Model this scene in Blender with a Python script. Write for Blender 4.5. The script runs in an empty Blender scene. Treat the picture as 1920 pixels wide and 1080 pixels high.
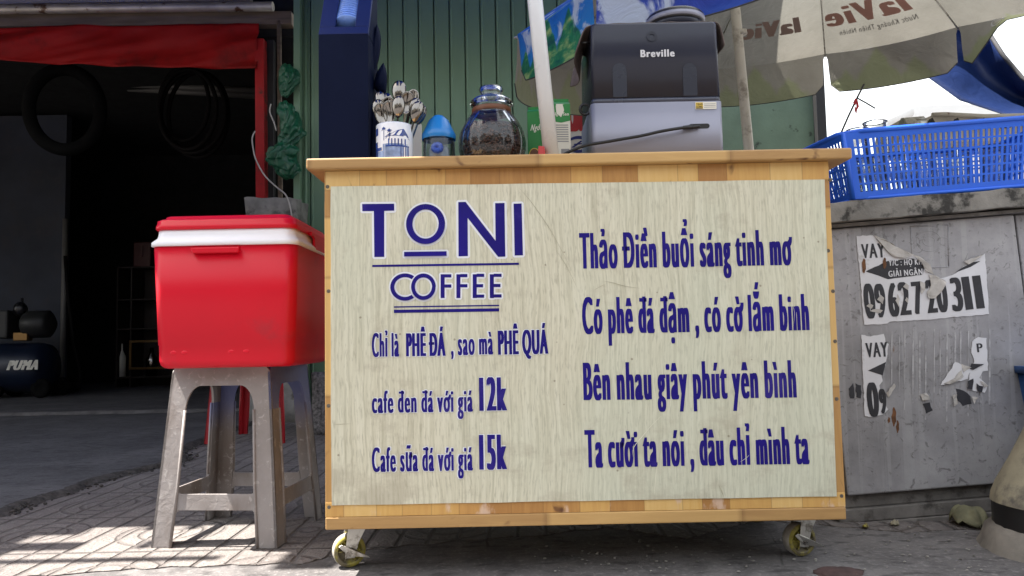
import bpy, bmesh, math, random
from mathutils import Vector, Matrix, noise as mnoise
random.seed(7)
C = bpy.context.scene.collection
rad = math.radians

# ------------------------------------------------------------------ camera, sky, sun, exposure
CAM_H, FPX = 0.546, 1387.0
cam = bpy.data.cameras.new('camera'); cam.lens = 26.0; cam.sensor_width = 36.0
cam.clip_start = .05; cam.clip_end = 500
co = bpy.data.objects.new('camera', cam); C.objects.link(co)
RM = Matrix.Rotation(rad(90+3.92), 3, 'X') @ Matrix.Rotation(rad(-1.15), 3, 'Z')
co.matrix_world = Matrix.Translation((0, 0, CAM_H)) @ RM.to_4x4()
bpy.context.scene.camera = co

SUN = Vector((-.5, .012, 1.0)).normalized()
w = bpy.data.worlds.new('World'); bpy.context.scene.world = w; w.use_nodes = True
wn = w.node_tree
sky = wn.nodes.new('ShaderNodeTexSky'); sky.sky_type = 'NISHITA'; sky.sun_disc = False
sky.sun_elevation = math.asin(SUN.z); sky.sun_rotation = math.atan2(SUN.x, SUN.y)
sky.air_density = 1.6; sky.dust_density = 4.0; sky.ozone_density = 1.0
bg = wn.nodes['Background']; bg.inputs[1].default_value = .08
veil = wn.nodes.new('ShaderNodeMix'); veil.data_type = 'RGBA'; veil.inputs[0].default_value = .62
veil.inputs[7].default_value = (8.2, 8.2, 8.0, 1)                 # bright thin cloud
wn.links.new(sky.outputs[0], veil.inputs[6]); wn.links.new(veil.outputs[2], bg.inputs[0])
sl = bpy.data.lights.new('sun', 'SUN'); sl.energy = 5.0; sl.angle = rad(.53); sl.color = (1, .94, .85)
so = bpy.data.objects.new('sun', sl); C.objects.link(so); so.location = (-6, 0, 12)
so.rotation_euler = (-SUN).to_track_quat('-Z', 'Y').to_euler()
vs = bpy.context.scene.view_settings
vs.view_transform = 'Standard'; vs.look = 'None'; vs.gamma = 1; vs.exposure = 2.02; vs.use_curve_mapping = False
cy = bpy.context.scene.cycles
cy.max_bounces = 10; cy.transmission_bounces = 10; cy.transparent_max_bounces = 12; cy.diffuse_bounces = 5
cy.use_denoising = True; cy.caustics_refractive = False; cy.caustics_reflective = False

# ------------------------------------------------------------------ surveyed points (photo measured against the ground plan)
def ray(px, py): return RM @ Vector(((px-960)/FPX, -(py-540)/FPX, -1))
def P(px, py, d):
    r = ray(px, py); return Vector((0, 0, CAM_H)) + r*(d/r.y)
def G(px, py, z=0):
    r = ray(px, py); return Vector((0, 0, CAM_H)) + r*((z-CAM_H)/r.z)

# ------------------------------------------------------------------ materials
class NT:
    def __init__(s, m): s.t = m.node_tree; s.n = s.t.nodes; s.l = s.t.links
    def node(s, ty, **k):
        nd = s.n.new('ShaderNode'+ty)
        for a, v in k.items(): setattr(nd, a, v)
        return nd
    def set(s, inp, v):
        if hasattr(v, 'is_output'): s.l.new(v, inp)
        elif isinstance(v, (tuple, list)) and len(v) == 3 and inp.type == 'RGBA': inp.default_value = (*v, 1)
        else: inp.default_value = v
    def math(s, op, a, b=0.0, c=None, clamp=False):
        nd = s.node('Math', operation=op, use_clamp=clamp); s.set(nd.inputs[0], a); s.set(nd.inputs[1], b)
        if c is not None: s.set(nd.inputs[2], c)
        return nd.outputs[0]
    def mix(s, f, a, b, mode='MIX'):
        nd = s.node('Mix', data_type='RGBA', blend_type=mode); s.set(nd.inputs[0], f); s.set(nd.inputs[6], a); s.set(nd.inputs[7], b)
        return nd.outputs[2]
    def coord(s, kind='Object', scale=(1, 1, 1), loc=(0, 0, 0), rot=(0, 0, 0)):
        tc = s.node('TexCoord'); mp = s.node('Mapping'); s.l.new(tc.outputs[kind], mp.inputs[0])
        mp.inputs[1].default_value = loc; mp.inputs[2].default_value = rot; mp.inputs[3].default_value = scale
        return mp.outputs[0]
    def noise(s, vec, scale=5, detail=5, rough=.55, dist=0, dim='3D'):
        nd = s.node('TexNoise', noise_dimensions=dim); s.l.new(vec, nd.inputs['Vector']); nd.inputs['Scale'].default_value = scale
        nd.inputs['Detail'].default_value = detail; nd.inputs['Roughness'].default_value = rough; nd.inputs['Distortion'].default_value = dist
        return nd.outputs['Fac']
    def ramp(s, f, stops):
        nd = s.node('ValToRGB'); s.l.new(f, nd.inputs[0]); e = nd.color_ramp.elements
        while len(e) < len(stops): e.new(.5)
        for k, (p, c) in enumerate(stops):
            e[k].position = p; e[k].color = (*c, 1) if len(c) == 3 else c
        return nd.outputs[0]
    def step(s, f, lo, hi):
        nd = s.node('MapRange', clamp=True, interpolation_type='SMOOTHSTEP'); s.set(nd.inputs[0], f)
        nd.inputs[1].default_value = lo; nd.inputs[2].default_value = hi
        return nd.outputs[0]
    def sep(s, vec):
        nd = s.node('SeparateXYZ'); s.l.new(vec, nd.inputs[0]); return nd.outputs
    def bump(s, h, strength=.3, dist=.01):
        nd = s.node('Bump'); s.set(nd.inputs['Height'], h); nd.inputs['Strength'].default_value = strength; nd.inputs['Distance'].default_value = dist
        return nd.outputs[0]
def newmat(name):
    m = bpy.data.materials.new(name); m.use_nodes = True
    return m, NT(m), m.node_tree.nodes['Principled BSDF']
def sc(c, k): return tuple(max(0, min(1, x*k)) for x in c)
def mat(name, col, rough=.5, metal=0, var=.15, vscale=5, bump=0, bscale=60, dirt=None, dlo=.5, dhi=.7, dscale=4, coat=0, rvar=.12, stretch=(1, 1, 1), spec=.5):
    m, n, b = newmat(name)
    v = n.coord(scale=stretch)
    nz = n.noise(v, vscale, 6)
    c = n.ramp(nz, [(.3, sc(col, 1-var)), (.7, sc(col, 1+var))])
    if dirt:
        dz = n.noise(n.coord(scale=stretch, loc=(3, 7, 1)), dscale, 8, .65)
        c = n.mix(n.step(dz, dlo, dhi), c, dirt)
    n.set(b.inputs['Base Color'], c)
    r = n.math('MULTIPLY_ADD', n.noise(v, vscale*3, 4), rvar*2, rough-rvar, True)
    n.set(b.inputs['Roughness'], r); b.inputs['Metallic'].default_value = metal
    b.inputs['Coat Weight'].default_value = coat; b.inputs['Specular IOR Level'].default_value = spec
    if bump:
        n.set(b.inputs['Normal'], n.bump(n.noise(v, bscale, 6, .6), bump, .004))
    return m

def mat_staves(name, axis, width, cols, grain_axis, rough=.45, scuff=0):
    """glued timber staves: 1-D cells along `axis`, grain running along grain_axis"""
    m, n, b = newmat(name)
    tc = n.coord(); s = n.sep(tc)
    vo = n.node('TexVoronoi', voronoi_dimensions='1D', feature='F1'); vo.inputs['Scale'].default_value = 1/width; vo.inputs['Randomness'].default_value = .8
    n.set(vo.inputs['W'], s[axis])
    r = n.sep(vo.outputs['Color'])[0]
    st = [14, 14, 14]; st[grain_axis] = 1.2
    g = n.noise(n.coord(scale=tuple(st)), 5, 8, .6, .8)
    f = n.math('MULTIPLY_ADD', n.math('SUBTRACT', g, .5), .75, r)
    c = n.ramp(f, [(.0, cols[0]), (.35, cols[1]), (.7, cols[2]), (1, cols[3])])
    st2 = [3, 3, 3]; st2[grain_axis] = 1.5
    k = n.noise(n.coord(scale=tuple(st2), loc=(5, 1, 2)), 4, 3, .5, 1.5)
    c = n.mix(n.step(k, .66, .76), c, (.09, .03, .01))                      # knots
    dm = n.node('TexVoronoi', voronoi_dimensions='1D', feature='DISTANCE_TO_EDGE'); dm.inputs['Scale'].default_value = 1/width; dm.inputs['Randomness'].default_value = .8
    n.set(dm.inputs['W'], s[axis])
    c = n.mix(n.math('MULTIPLY', n.math('SUBTRACT', 1, n.step(dm.outputs['Distance'], .0, .03)), .35), c, (.12, .05, .015))
    if scuff:
        q = n.noise(n.coord(scale=(5, 5, 2.2)), 3, 6, .6)
        low = n.math('SUBTRACT', 1, n.step(s[2], .0, .05))
        c = n.mix(n.math('MULTIPLY', n.step(q, .54, .62), scuff), c, (.62, .45, .34))
    n.set(b.inputs['Base Color'], c); b.inputs['Roughness'].default_value = rough
    n.set(b.inputs['Normal'], n.bump(g, .12, .003))
    return m
WOOD = [(.36, .17, .045), (.50, .265, .075), (.60, .36, .11), (.66, .44, .17)]
M = {}
M['wood_v'] = mat_staves('honey timber staves', 0, .075, WOOD, 2)
M['wood_scuffed'] = mat_staves('scuffed timber staves', 0, .07, WOOD, 2, .55, .8)
M['wood_edge'] = mat_staves('timber edge', 2, .22, [(.38, .2, .065), (.48, .28, .095), (.55, .34, .12), (.6, .39, .15)], 2)
M['wood_top'] = mat_staves('timber worktop', 0, .45, [(.34, .19, .07), (.45, .27, .10), (.53, .33, .125), (.58, .39, .16)], 0, .5)

def mat_sign():
    m, n, b = newmat('pale wood print film')
    v = n.coord(); s = n.sep(v)
    wob = n.noise(n.coord(scale=(1.6, 1, 1.1)), 2, 3)
    x = n.math('ADD', s[0], n.math('MULTIPLY', wob, .055))
    cx = n.node('CombineXYZ'); n.set(cx.inputs[0], n.math('MULTIPLY', x, 95.0)); n.set(cx.inputs[1], 0.0); n.set(cx.inputs[2], n.math('MULTIPLY', s[2], 2.6))
    g = n.noise(cx.outputs[0], 1.6, 7, .62)
    cx2 = n.node('CombineXYZ'); n.set(cx2.inputs[0], n.math('MULTIPLY', x, 240.0)); n.set(cx2.inputs[1], 0.0); n.set(cx2.inputs[2], n.math('MULTIPLY', s[2], 30))
    g2 = n.noise(cx2.outputs[0], 1.0, 4, .6)
    big = n.noise(n.coord(scale=(1.3, 1, .5)), 2.2, 3)
    c = n.ramp(g, [(.30, (.41, .385, .285)), (.45, (.56, .53, .405)), (.58, (.64, .61, .48)), (.75, (.68, .655, .53))])
    c = n.mix(n.step(g2, .6, .72), c, (.40, .355, .25)) if False else n.mix(n.math('MULTIPLY', n.step(g2, .50, .66), .62), c, (.36, .335, .25))
    c = n.mix(n.math('MULTIPLY', n.step(big, .35, .7), .35), c, (.50, .56, .45))
    gr = n.noise(n.coord(scale=(2.5, 1, 4), loc=(3, 0, 1)), 3, 7, .65)
    foot = n.math('SUBTRACT', 1, n.step(s[2], .17, .42))
    c = n.mix(n.math('MULTIPLY', n.step(n.math('ADD', gr, n.math('MULTIPLY', foot, .10)), .56, .74), .5), c, (.36, .32, .24))
    sp = n.node('TexVoronoi'); n.l.new(n.coord(scale=(1, .2, 1)), sp.inputs['Vector']); sp.inputs['Scale'].default_value = 17
    c = n.mix(n.math('MULTIPLY', n.math('SUBTRACT', 1, n.step(sp.outputs['Distance'], .03, .06)), .6), c, (.16, .12, .08))
    n.set(b.inputs['Base Color'], c)
    n.set(b.inputs['Roughness'], n.math('MULTIPLY_ADD', g, .2, .3)); b.inputs['Specular IOR Level'].default_value = .4
    warp = n.noise(n.coord(scale=(3, 1, 2)), 2, 2)
    n.set(b.inputs['Normal'], n.bump(n.math('ADD', n.math('MULTIPLY', g2, .12), warp), .25, .01))
    return m
M['sign'] = mat_sign()
M['ink'] = mat('navy vinyl', (.010, .004, .165), .5, var=.2, vscale=5, spec=.2, dirt=(.035, .022, .21), dlo=.52, dhi=.7, dscale=5)
M['inkwhite'] = mat('white vinyl', (.74, .75, .80), .4, var=.03)

def mat_tile():
    m, n, b = newmat('wavy pavement tile')
    v = n.coord(); s = n.sep(v)
    wob = n.noise(v, 3.0, 3)
    T = .40
    def cell(x, t, off=0.0):
        return n.math('SUBTRACT', n.math('FRACT', n.math('ADD', n.math('DIVIDE', x, t), 40.0+off)), .5)
    u, q = cell(s[0], T), cell(s[1], T)
    # joints
    jx = n.math('SUBTRACT', .5, n.math('ABSOLUTE', u)); jy = n.math('SUBTRACT', .5, n.math('ABSOLUTE', q))
    joint = n.math('SUBTRACT', 1, n.step(n.math('MINIMUM', jx, jy), .006, .018))
    # rings round the tile centre, stripes elsewhere
    d = n.math('SQRT', n.math('ADD', n.math('MULTIPLY', u, u), n.math('MULTIPLY', q, q)))
    ring = n.math('ABSOLUTE', n.math('SUBTRACT', n.math('FRACT', n.math('MULTIPLY', d, 7.0)), .5))
    strx = n.math('ABSOLUTE', n.math('SUBTRACT', n.math('FRACT', n.math('MULTIPLY', u, 5.0)), .5))
    inside = n.step(d, .46, .44)
    jg = n.math('MULTIPLY', n.math('SUBTRACT', wob, .5), .12)
    g1 = n.math('SUBTRACT', 1, n.step(n.math('ADD', strx, jg), .03, .13))
    g2 = n.math('MULTIPLY', n.math('MULTIPLY', n.math('SUBTRACT', 1, n.step(n.math('ADD', ring, jg), .05, .22)), inside), .75)
    groove = n.math('MAXIMUM', g1, g2)
    allg = n.math('MAXIMUM', joint, n.math('MULTIPLY', groove, .75))
    pebb = n.noise(v, 90, 4, .6); big = n.noise(v, 1.7, 6, .6)
    c = n.ramp(big, [(.3, (.10, .086, .082)), (.5, (.15, .133, .128)), (.7, (.215, .194, .184))])
    c = n.mix(n.math('MULTIPLY', n.step(pebb, .5, .7), .4), c, (.32, .30, .285))
    c = n.mix(n.math('MULTIPLY', allg, .62), c, (.045, .038, .036))
    n.set(b.inputs['Base Color'], c); b.inputs['Roughness'].default_value = .85
    hgt = n.math('ADD', n.math('MULTIPLY', allg, -1.0), n.math('MULTIPLY', pebb, .8))
    n.set(b.inputs['Normal'], n.bump(hgt, 1.0, .012))
    return m
M['tile'] = mat_tile()
def mat_cement(name, lo, mid, hi, crack=True, bs=.8):
    m, n, b = newmat(name)
    v = n.coord()
    big = n.noise(v, 2.3, 8, .62); fine = n.noise(v, 70, 5, .65); med = n.noise(n.coord(scale=(1, 2.2, 1)), 14, 6, .6)
    c = n.ramp(big, [(.3, lo), (.5, mid), (.7, hi)])
    c = n.mix(n.math('MULTIPLY', n.step(fine, .5, .68), .45), c, sc(hi, 1.45))
    c = n.mix(n.math('MULTIPLY', n.step(med, .52, .66), .7), c, sc(lo, .45))
    pa = n.noise(n.coord(loc=(4, 2, 0)), 6, 7, .7, .8)
    c = n.mix(n.math('MULTIPLY', n.step(pa, .5, .62), .45), c, sc(lo, .6))
    if crack:
        dv = n.node('Mix', data_type='VECTOR'); dv.inputs[0].default_value = .12
        wn_ = n.node('TexNoise'); n.l.new(v, wn_.inputs['Vector']); wn_.inputs['Scale'].default_value = 3
        n.l.new(v, dv.inputs[4]); n.l.new(wn_.outputs['Color'], dv.inputs[5])
        vo = n.node('TexVoronoi', feature='DISTANCE_TO_EDGE'); n.l.new(dv.outputs[1], vo.inputs['Vector']); vo.inputs['Scale'].default_value = 1.3
        c = n.mix(n.math('MULTIPLY', n.math('MULTIPLY', n.math('SUBTRACT', 1, n.step(vo.outputs['Distance'], .001, .006)), n.step(big, .5, .58)), .8), c, (.03, .027, .026))
    n.set(b.inputs['Base Color'], c); b.inputs['Roughness'].default_value = .88
    n.set(b.inputs['Normal'], n.bump(n.math('ADD', n.math('MULTIPLY', med, .8), fine), bs, .005))
    return m
M['cement'] = mat_cement('street cement', (.062, .058, .061), (.115, .108, .109), (.19, .18, .178))
M['slab'] = mat_cement('dark ramp concrete', (.055, .053, .058), (.075, .073, .078), (.105, .10, .105), False, .5)
M['soil'] = mat('dark crumbled edge', (.045, .04, .037), .95, var=.7, vscale=40, bump=.9, bscale=80)
M['threshold'] = mat('worn threshold', (.11, .103, .10), .85, var=.4, vscale=12, bump=.5)

M['red'] = mat('red cooler plastic', (.60, .005, .022), .34, var=.05, vscale=2, rvar=.08, bump=.04, bscale=9, spec=.3, dirt=(.50, .018, .035), dlo=.55, dhi=.72, dscale=7)
M['white_plastic'] = mat('white cooler plastic', (.78, .79, .84), .35, var=.03, vscale=3, rvar=.05, dirt=(.45, .42, .4), dlo=.68, dhi=.8, dscale=9)
def mat_stool(blue=False):
    m, n, b = newmat('weathered grey plastic')
    v = n.coord()
    a = n.noise(v, 5, 7, .6); f = n.noise(v, 45, 6, .65, .6); br = n.noise(n.coord(scale=(1, 1, .35), loc=(2, 2, 0)), 7, 5)
    c = n.ramp(a, [(.3, (.17, .148, .14)), (.5, (.245, .225, .222)), (.7, (.31, .29, .29))])
    c = n.mix(n.math('MULTIPLY', n.step(br, .50, .68), .65), c, (.125, .09, .068))
    c = n.mix(n.math('MULTIPLY', n.step(f, .56, .66), .5), c, (.44, .42, .41))
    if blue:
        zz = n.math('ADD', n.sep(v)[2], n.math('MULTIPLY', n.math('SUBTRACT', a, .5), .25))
        c = n.mix(n.math('MULTIPLY', n.step(zz, .24, .43), .85), c, (.07, .10, .30))  # blue mixed in, stronger towards the top of the rear legs
    n.set(b.inputs['Base Color'], c); b.inputs['Roughness'].default_value = .55
    n.set(b.inputs['Normal'], n.bump(f, .5, .003))
    return m
M['stool'] = mat_stool()
M['stool_blue'] = mat('plain blue plastic', (.10, .13, .30), .5, var=.25, vscale=6, bump=.2)
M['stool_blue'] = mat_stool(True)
M['red_stool'] = mat('red stool plastic', (.36, .012, .02), .4, var=.12)
M['navy'] = mat('navy painted board', (.004, .007, .026), .55, var=.15, vscale=3, spec=.06, dirt=(.006, .010, .032), dlo=.5, dhi=.75)
M['navy_edge'] = mat('navy gloss board', (.006, .014, .085), .4, var=.1, spec=.25)
M['black'] = mat('black rubber', (.008, .008, .009), .5, var=.2)
M['blackpl'] = mat('black plastic', (.012, .012, .014), .3, var=.1)
M['lids'] = mat('blue-lit clear lids', (.16, .30, .75), .25, var=.25, vscale=30)  # blue light from overhead put into the lid colour
M['steel'] = mat('steel', (.22, .205, .19), .15, 1, var=.06, vscale=12, rvar=.08)
M['zinc'] = mat('zinc plate', (.52, .51, .48), .38, 1, var=.2, vscale=20, dirt=(.22, .2, .17), dscale=30, dlo=.5, dhi=.65)
M['yellow'] = mat('yellow polyurethane', (.30, .26, .045), .55, var=.3, vscale=18, dirt=(.12, .10, .06), dscale=22, dlo=.45, dhi=.6)
M['tread'] = mat('dusty wheel tread', (.30, .28, .25), .8, var=.35, vscale=30, bump=.3)
M['screw'] = mat('dark screw', (.16, .14, .12), .4, .8, var=.3, vscale=300)
M['pole'] = mat('white painted pole', (.66, .67, .69), .3, var=.05, vscale=5, dirt=(.4, .38, .36), dlo=.66, dhi=.78, dscale=14)
M['pole_dull'] = mat('dull white pole', (.66, .64, .58), .5, var=.1, dirt=(.3, .27, .23), dscale=12)
M['mach_grey'] = mat('satin grey casing', (.26, .265, .33), .42, .25, var=.04, vscale=3, rvar=.03)
M['mach_dark'] = mat('smoked plastic tank', (.031, .0345, .054), .24, var=.1, vscale=3, rvar=.04, spec=.3)
M['mach_in'] = mat('tank inner shapes', (.024, .027, .042), .26, var=.05, spec=.3)
M['mach_band'] = mat('tank foot band', (.05, .056, .085), .25, var=.05)
M['print_grey'] = mat('pale print', (.62, .62, .66), .4, var=.02)
M['towel'] = mat('grey brown towel', (.135, .105, .098), .95, var=.25, vscale=20, bump=.6, bscale=220)
M['label_w'] = mat('sticker white', (.72, .70, .62), .5, var=.03)
M['label_y'] = mat('sticker yellow', (.68, .48, .06), .5, var=.05)
M['label_k'] = mat('sticker black', (.02, .02, .02), .5)
M['pgreen'] = mat('carton green', (.01, .20, .035), .4, var=.08)
M['pwhite'] = mat('carton white', (.70, .68, .60), .45, var=.04)
M['pred'] = mat('sign red', (.42, .03, .03), .5, var=.12)
M['pblue'] = mat('sign dark blue', (.02, .03, .16), .5, var=.1)
M['pgrey'] = mat('print grey', (.25, .25, .26), .6)
M['brown'] = mat('badge brown', (.14, .05, .02), .5)
M['bean'] = mat('roasted beans', (.075, .034, .020), .4, var=.4, vscale=40)
M['ground_coffee'] = mat('coffee mass', (.018, .010, .008), .6, var=.4, vscale=60)
M['bluelid'] = mat('blue jar lid', (.015, .19, .55), .3, var=.06)
M['blueflower'] = mat('deep blue plastic', (.02, .10, .62), .35, var=.1)
M['liner'] = mat('pale sugar', (.34, .42, .52), .8, var=.08, vscale=30, bump=.2)
M['basket'] = mat('blue basket plastic', (.018, .125, .70), .4, var=.08, vscale=4, rvar=.05)
def mat_glass(name, tint, rough=.02):
    m, n, b = newmat(name)
    b.inputs['Base Color'].default_value = (*tint, 1); b.inputs['Roughness'].default_value = rough
    b.inputs['Transmission Weight'].default_value = 1; b.inputs['IOR'].default_value = 1.45
    return m
M['glass'] = mat_glass('clear glass', (.97, .985, .99))
def mat_thin(name, tint, gl):
    m, n, b = newmat(name)
    tr = n.node('BsdfTransparent'); tr.inputs[0].default_value = (*tint, 1)
    go = n.node('BsdfGlossy'); go.inputs['Roughness'].default_value = .03; go.inputs[0].default_value = (.95, .97, 1, 1)
    lw = n.node('LayerWeight'); lw.inputs[0].default_value = gl
    f = n.math('MULTIPLY_ADD', lw.outputs['Fresnel'], .8, .02, True)
    mx = n.node('MixShader'); n.l.new(f, mx.inputs[0]); n.l.new(tr.outputs[0], mx.inputs[1]); n.l.new(go.outputs[0], mx.inputs[2])
    n.l.new(mx.outputs[0], n.n['Material Output'].inputs[0]); return m
M['glass_thin'] = mat_thin('thin clear glass', (.94, .96, .965), .22)
M['glass_jar'] = mat_thin('ribbed jar glass', (.90, .91, .92), .13)
M['glass_rim'] = mat('glass rim', (.14, .17, .24), .1)
M['glass_b'] = mat_glass('cloudy glass', (.88, .94, .97), .12)
def mat_cabinet():
    m, n, b = newmat('grimy grey steel')
    v = n.coord(); s = n.sep(v)
    a = n.noise(v, 3, 8, .65); f = n.noise(v, 38, 7, .7, 1.2); st = n.noise(n.coord(scale=(28, 1, .6)), 2, 3, .5)
    c = n.ramp(a, [(.3, (.17, .167, .175)), (.5, (.285, .28, .295)), (.7, (.42, .415, .43))])
    c = n.mix(n.math('MULTIPLY', n.step(st, .53, .63), .35), c, (.40, .40, .41))
    c = n.mix(n.math('MULTIPLY', n.step(f, .55, .66), .65), c, (.085, .08, .08))
    rs = n.noise(n.coord(scale=(5, 1, 1.6), loc=(1.3, 0, .4)), 3, 6, .6)
    c = n.mix(n.math('MULTIPLY', n.step(rs, .70, .76), .8), c, (.16, .075, .03))
    n.set(b.inputs['Base Color'], c); b.inputs['Roughness'].default_value = .55; b.inputs['Metallic'].default_value = .15
    n.set(b.inputs['Normal'], n.bump(n.math('ADD', f, a), .25, .003))
    return m
M['cabinet'] = mat_cabinet()
M['streak'] = mat('dried glue streak', (.37, .365, .38), .6, var=.3, vscale=14, dirt=(.25, .245, .255), dlo=.42, dhi=.6, dscale=30)
M['cap'] = mat('sooty concrete cap', (.19, .18, .165), .9, var=.35, vscale=9, bump=.9, bscale=45, dirt=(.03, .028, .026), dlo=.52, dhi=.64, dscale=11)
M['plinth'] = mat('grimy plinth', (.15, .14, .132), .8, var=.3, vscale=20, bump=.4, dirt=(.05, .045, .04), dscale=18)
M['paper'] = mat('pasted paper', (.60, .60, .63), .8, var=.06, vscale=12, bump=.25, bscale=25, dirt=(.40, .39, .39), dlo=.58, dhi=.72, dscale=20)
M['paper_back'] = mat('torn paper pulp', (.42, .40, .38), .9, var=.25, vscale=25, bump=.5)
M['poster_ink'] = mat('poster black', (.018, .018, .024), .6, var=.3, vscale=30)
M['rust'] = mat('rust run', (.14, .06, .025), .9, var=.5, vscale=40)
M['wire'] = mat('dark wire', (.03, .03, .03), .5)
M['cable_w'] = mat('white cable', (.42, .40, .38), .5)
M['greenwall'] = mat('green painted sheet', (.16, .265, .17), .5, var=.12, vscale=2.5, dirt=(.05, .07, .05), dlo=.62, dhi=.75, dscale=7, stretch=(1, 1, .3))
M['plaster'] = mat('mossy green plaster', (.13, .19, .135), .8, var=.22, vscale=3, bump=.4, bscale=40, dirt=(.018, .022, .018), dlo=.60, dhi=.7, dscale=8)
M['dark_post'] = mat('near black post', (.012, .012, .014), .6)
M['awning'] = mat('dark red tarpaulin', (.27, .008, .008), .6, var=.2, spec=.15, vscale=4, dirt=(.12, .007, .006), dlo=.5, dhi=.7, dscale=2.5, bump=.3, bscale=12)
M['redpost'] = mat('red painted post', (.30, .008, .010), .5, spec=.2, var=.15, dirt=(.08, .02, .015), dscale=9, dlo=.55, dhi=.7)
M['pipe'] = mat('rusty galvanised pipe', (.42, .38, .32), .45, .5, var=.25, vscale=8, dirt=(.10, .05, .025), dlo=.57, dhi=.64, dscale=7)
M['beam'] = mat('old timber beam', (.16, .12, .085), .85, var=.35, vscale=6, stretch=(.4, 1, 4), bump=.4)
M['plank'] = mat('pale old plank', (.36, .33, .28), .8, var=.25, vscale=6, stretch=(.3, 1, 4))
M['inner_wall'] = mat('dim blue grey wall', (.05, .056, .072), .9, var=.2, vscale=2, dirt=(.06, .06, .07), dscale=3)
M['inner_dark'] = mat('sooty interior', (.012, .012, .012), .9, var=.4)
M['inner_metal'] = mat('interior pipe', (.14, .135, .125), .6)
M['tyre'] = mat('tyre rubber', (.004, .004, .004), .85, var=.3, bump=.4, spec=.1)
M['hose'] = mat('hose rubber', (.006, .005, .005), .7, spec=.1)
M['tank'] = mat('compressor blue', (.006, .012, .03), .4, var=.2)
M['motor'] = mat('motor cast grey', (.03, .03, .03), .5, .3)
M['brass'] = mat('dull brass', (.22, .13, .05), .35, .8)
M['shelfwood'] = mat('dark shelf wood', (.016, .009, .006), .6, var=.3)
M['shrine_red'] = mat('shrine red', (.06, .012, .01), .5)
M['tarp_green'] = mat('green tarpaulin', (.008, .088, .045), .4, var=.2, vscale=6, bump=.15, bscale=18)
M['oldconc'] = mat('old concrete post', (.24, .23, .21), .92, var=.3, vscale=12, bump=.9, bscale=30, dirt=(.07, .065, .06), dscale=8)
M['terrazzo'] = mat('speckled stone', (.12, .11, .11), .6, var=.9, vscale=60)
M['bollard'] = mat('cream painted concrete', (.27, .245, .175), .9, var=.3, vscale=9, bump=.5, bscale=40, dirt=(.10, .09, .08), dlo=.48, dhi=.62, dscale=6)
M['bollard_base'] = mat('bare cement foot', (.18, .165, .145), .9, var=.3, vscale=14, bump=.8, bscale=40)
M['leaf'] = mat('dry leaf', (.15, .145, .085), .8, var=.4, vscale=25, bump=.3)
M['stone'] = mat('dark brown stone', (.055, .03, .028), .8, var=.4, vscale=18, bump=.7, bscale=40)
M['bin'] = mat('blue bin plastic', (.012, .05, .16), .4)
M['roofwhite'] = mat('white terrace', (.72, .72, .72), .7, var=.04)
M['rustroof'] = mat('rust streaked white sheet', (.56, .53, .46), .6, var=.15, vscale=8, dirt=(.16, .06, .03), dlo=.58, dhi=.68, dscale=14)
M['ribbon'] = mat('red ribbon', (.6, .03, .05), .6)
M['eave'] = mat('eave sheet', (.10, .095, .085), .8, var=.2)

def cloth(name, builder, trans=.35):
    """thin cloth: part of the light passes through it"""
    m, n, b = newmat(name)
    c = builder(n); n.set(b.inputs['Base Color'], c); b.inputs['Roughness'].default_value = .55
    b.inputs['Specular IOR Level'].default_value = .35
    tr = n.node('BsdfTranslucent'); n.set(tr.inputs[0], c)
    mx = n.node('MixShader'); mx.inputs[0].default_value = trans
    out = n.n['Material Output']
    n.l.new(b.outputs[0], mx.inputs[1]); n.l.new(tr.outputs[0], mx.inputs[2]); n.l.new(mx.outputs[0], out.inputs[0])
    wr = n.noise(n.coord(scale=(1, 1, 1)), 9, 4, .55, 1.0)
    nb = n.bump(wr, .35, .02); n.l.new(nb, b.inputs['Normal']); n.l.new(nb, tr.inputs['Normal'])
    return m
M['bluetarp_d'] = cloth('dark blue tarpaulin', lambda n: n.ramp(n.noise(n.coord(), 2, 4), [(.3, (.002, .012, .062)), (.7, (.004, .018, .09))]), .05)
M['bluetarp'] = cloth('blue tarpaulin', lambda n: n.ramp(n.noise(n.coord(), 2, 4), [(.3, (.006, .028, .20)), (.7, (.010, .045, .30))]), .16)
def print_out(n, th=.53):
    tc = n.node('TexCoord'); s = n.sep(tc.outputs['UV']); u, v = s[0], s[1]
    nz = n.noise(n.coord(scale=(1, 1, 1)), 7, 5, .6, .6)
    if th < .5: nz = n.math('SUBTRACT', nz, n.math('MULTIPLY', n.step(u, .40, .58), .3))
    base = n.ramp(v, [(0, (.03, .30, .75)), (.35, (.012, .16, .62)), (.62, (.015, .05, .42)), (1, (.02, .07, .40))])
    base = n.mix(n.math('MULTIPLY', n.step(nz, th, th+.09), .8), base, (.66, .76, .88))
    def peak(c0, half, top):
        t = n.math('SUBTRACT', top, n.math('MULTIPLY', n.math('ABSOLUTE', n.math('SUBTRACT', u, c0)), top/half))
        return t
    jag = n.math('MULTIPLY', n.math('SUBTRACT', n.noise(n.coord(), 16, 4), .5), .16)
    h = n.math('MAXIMUM', peak(.40, .26, .46), n.math('MAXIMUM', peak(.72, .2, .34), peak(.10, .14, .22)))
    dd = n.math('SUBTRACT', n.math('ADD', h, jag), v)
    g = n.ramp(n.noise(n.coord(scale=(1, 1, 3)), 8, 4), [(.35, (.004, .10, .09)), (.54, (.02, .24, .10)), (.70, (.40, .58, .22))])
    c = n.mix(n.step(dd, -.01, .03), base, g)
    return c
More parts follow.
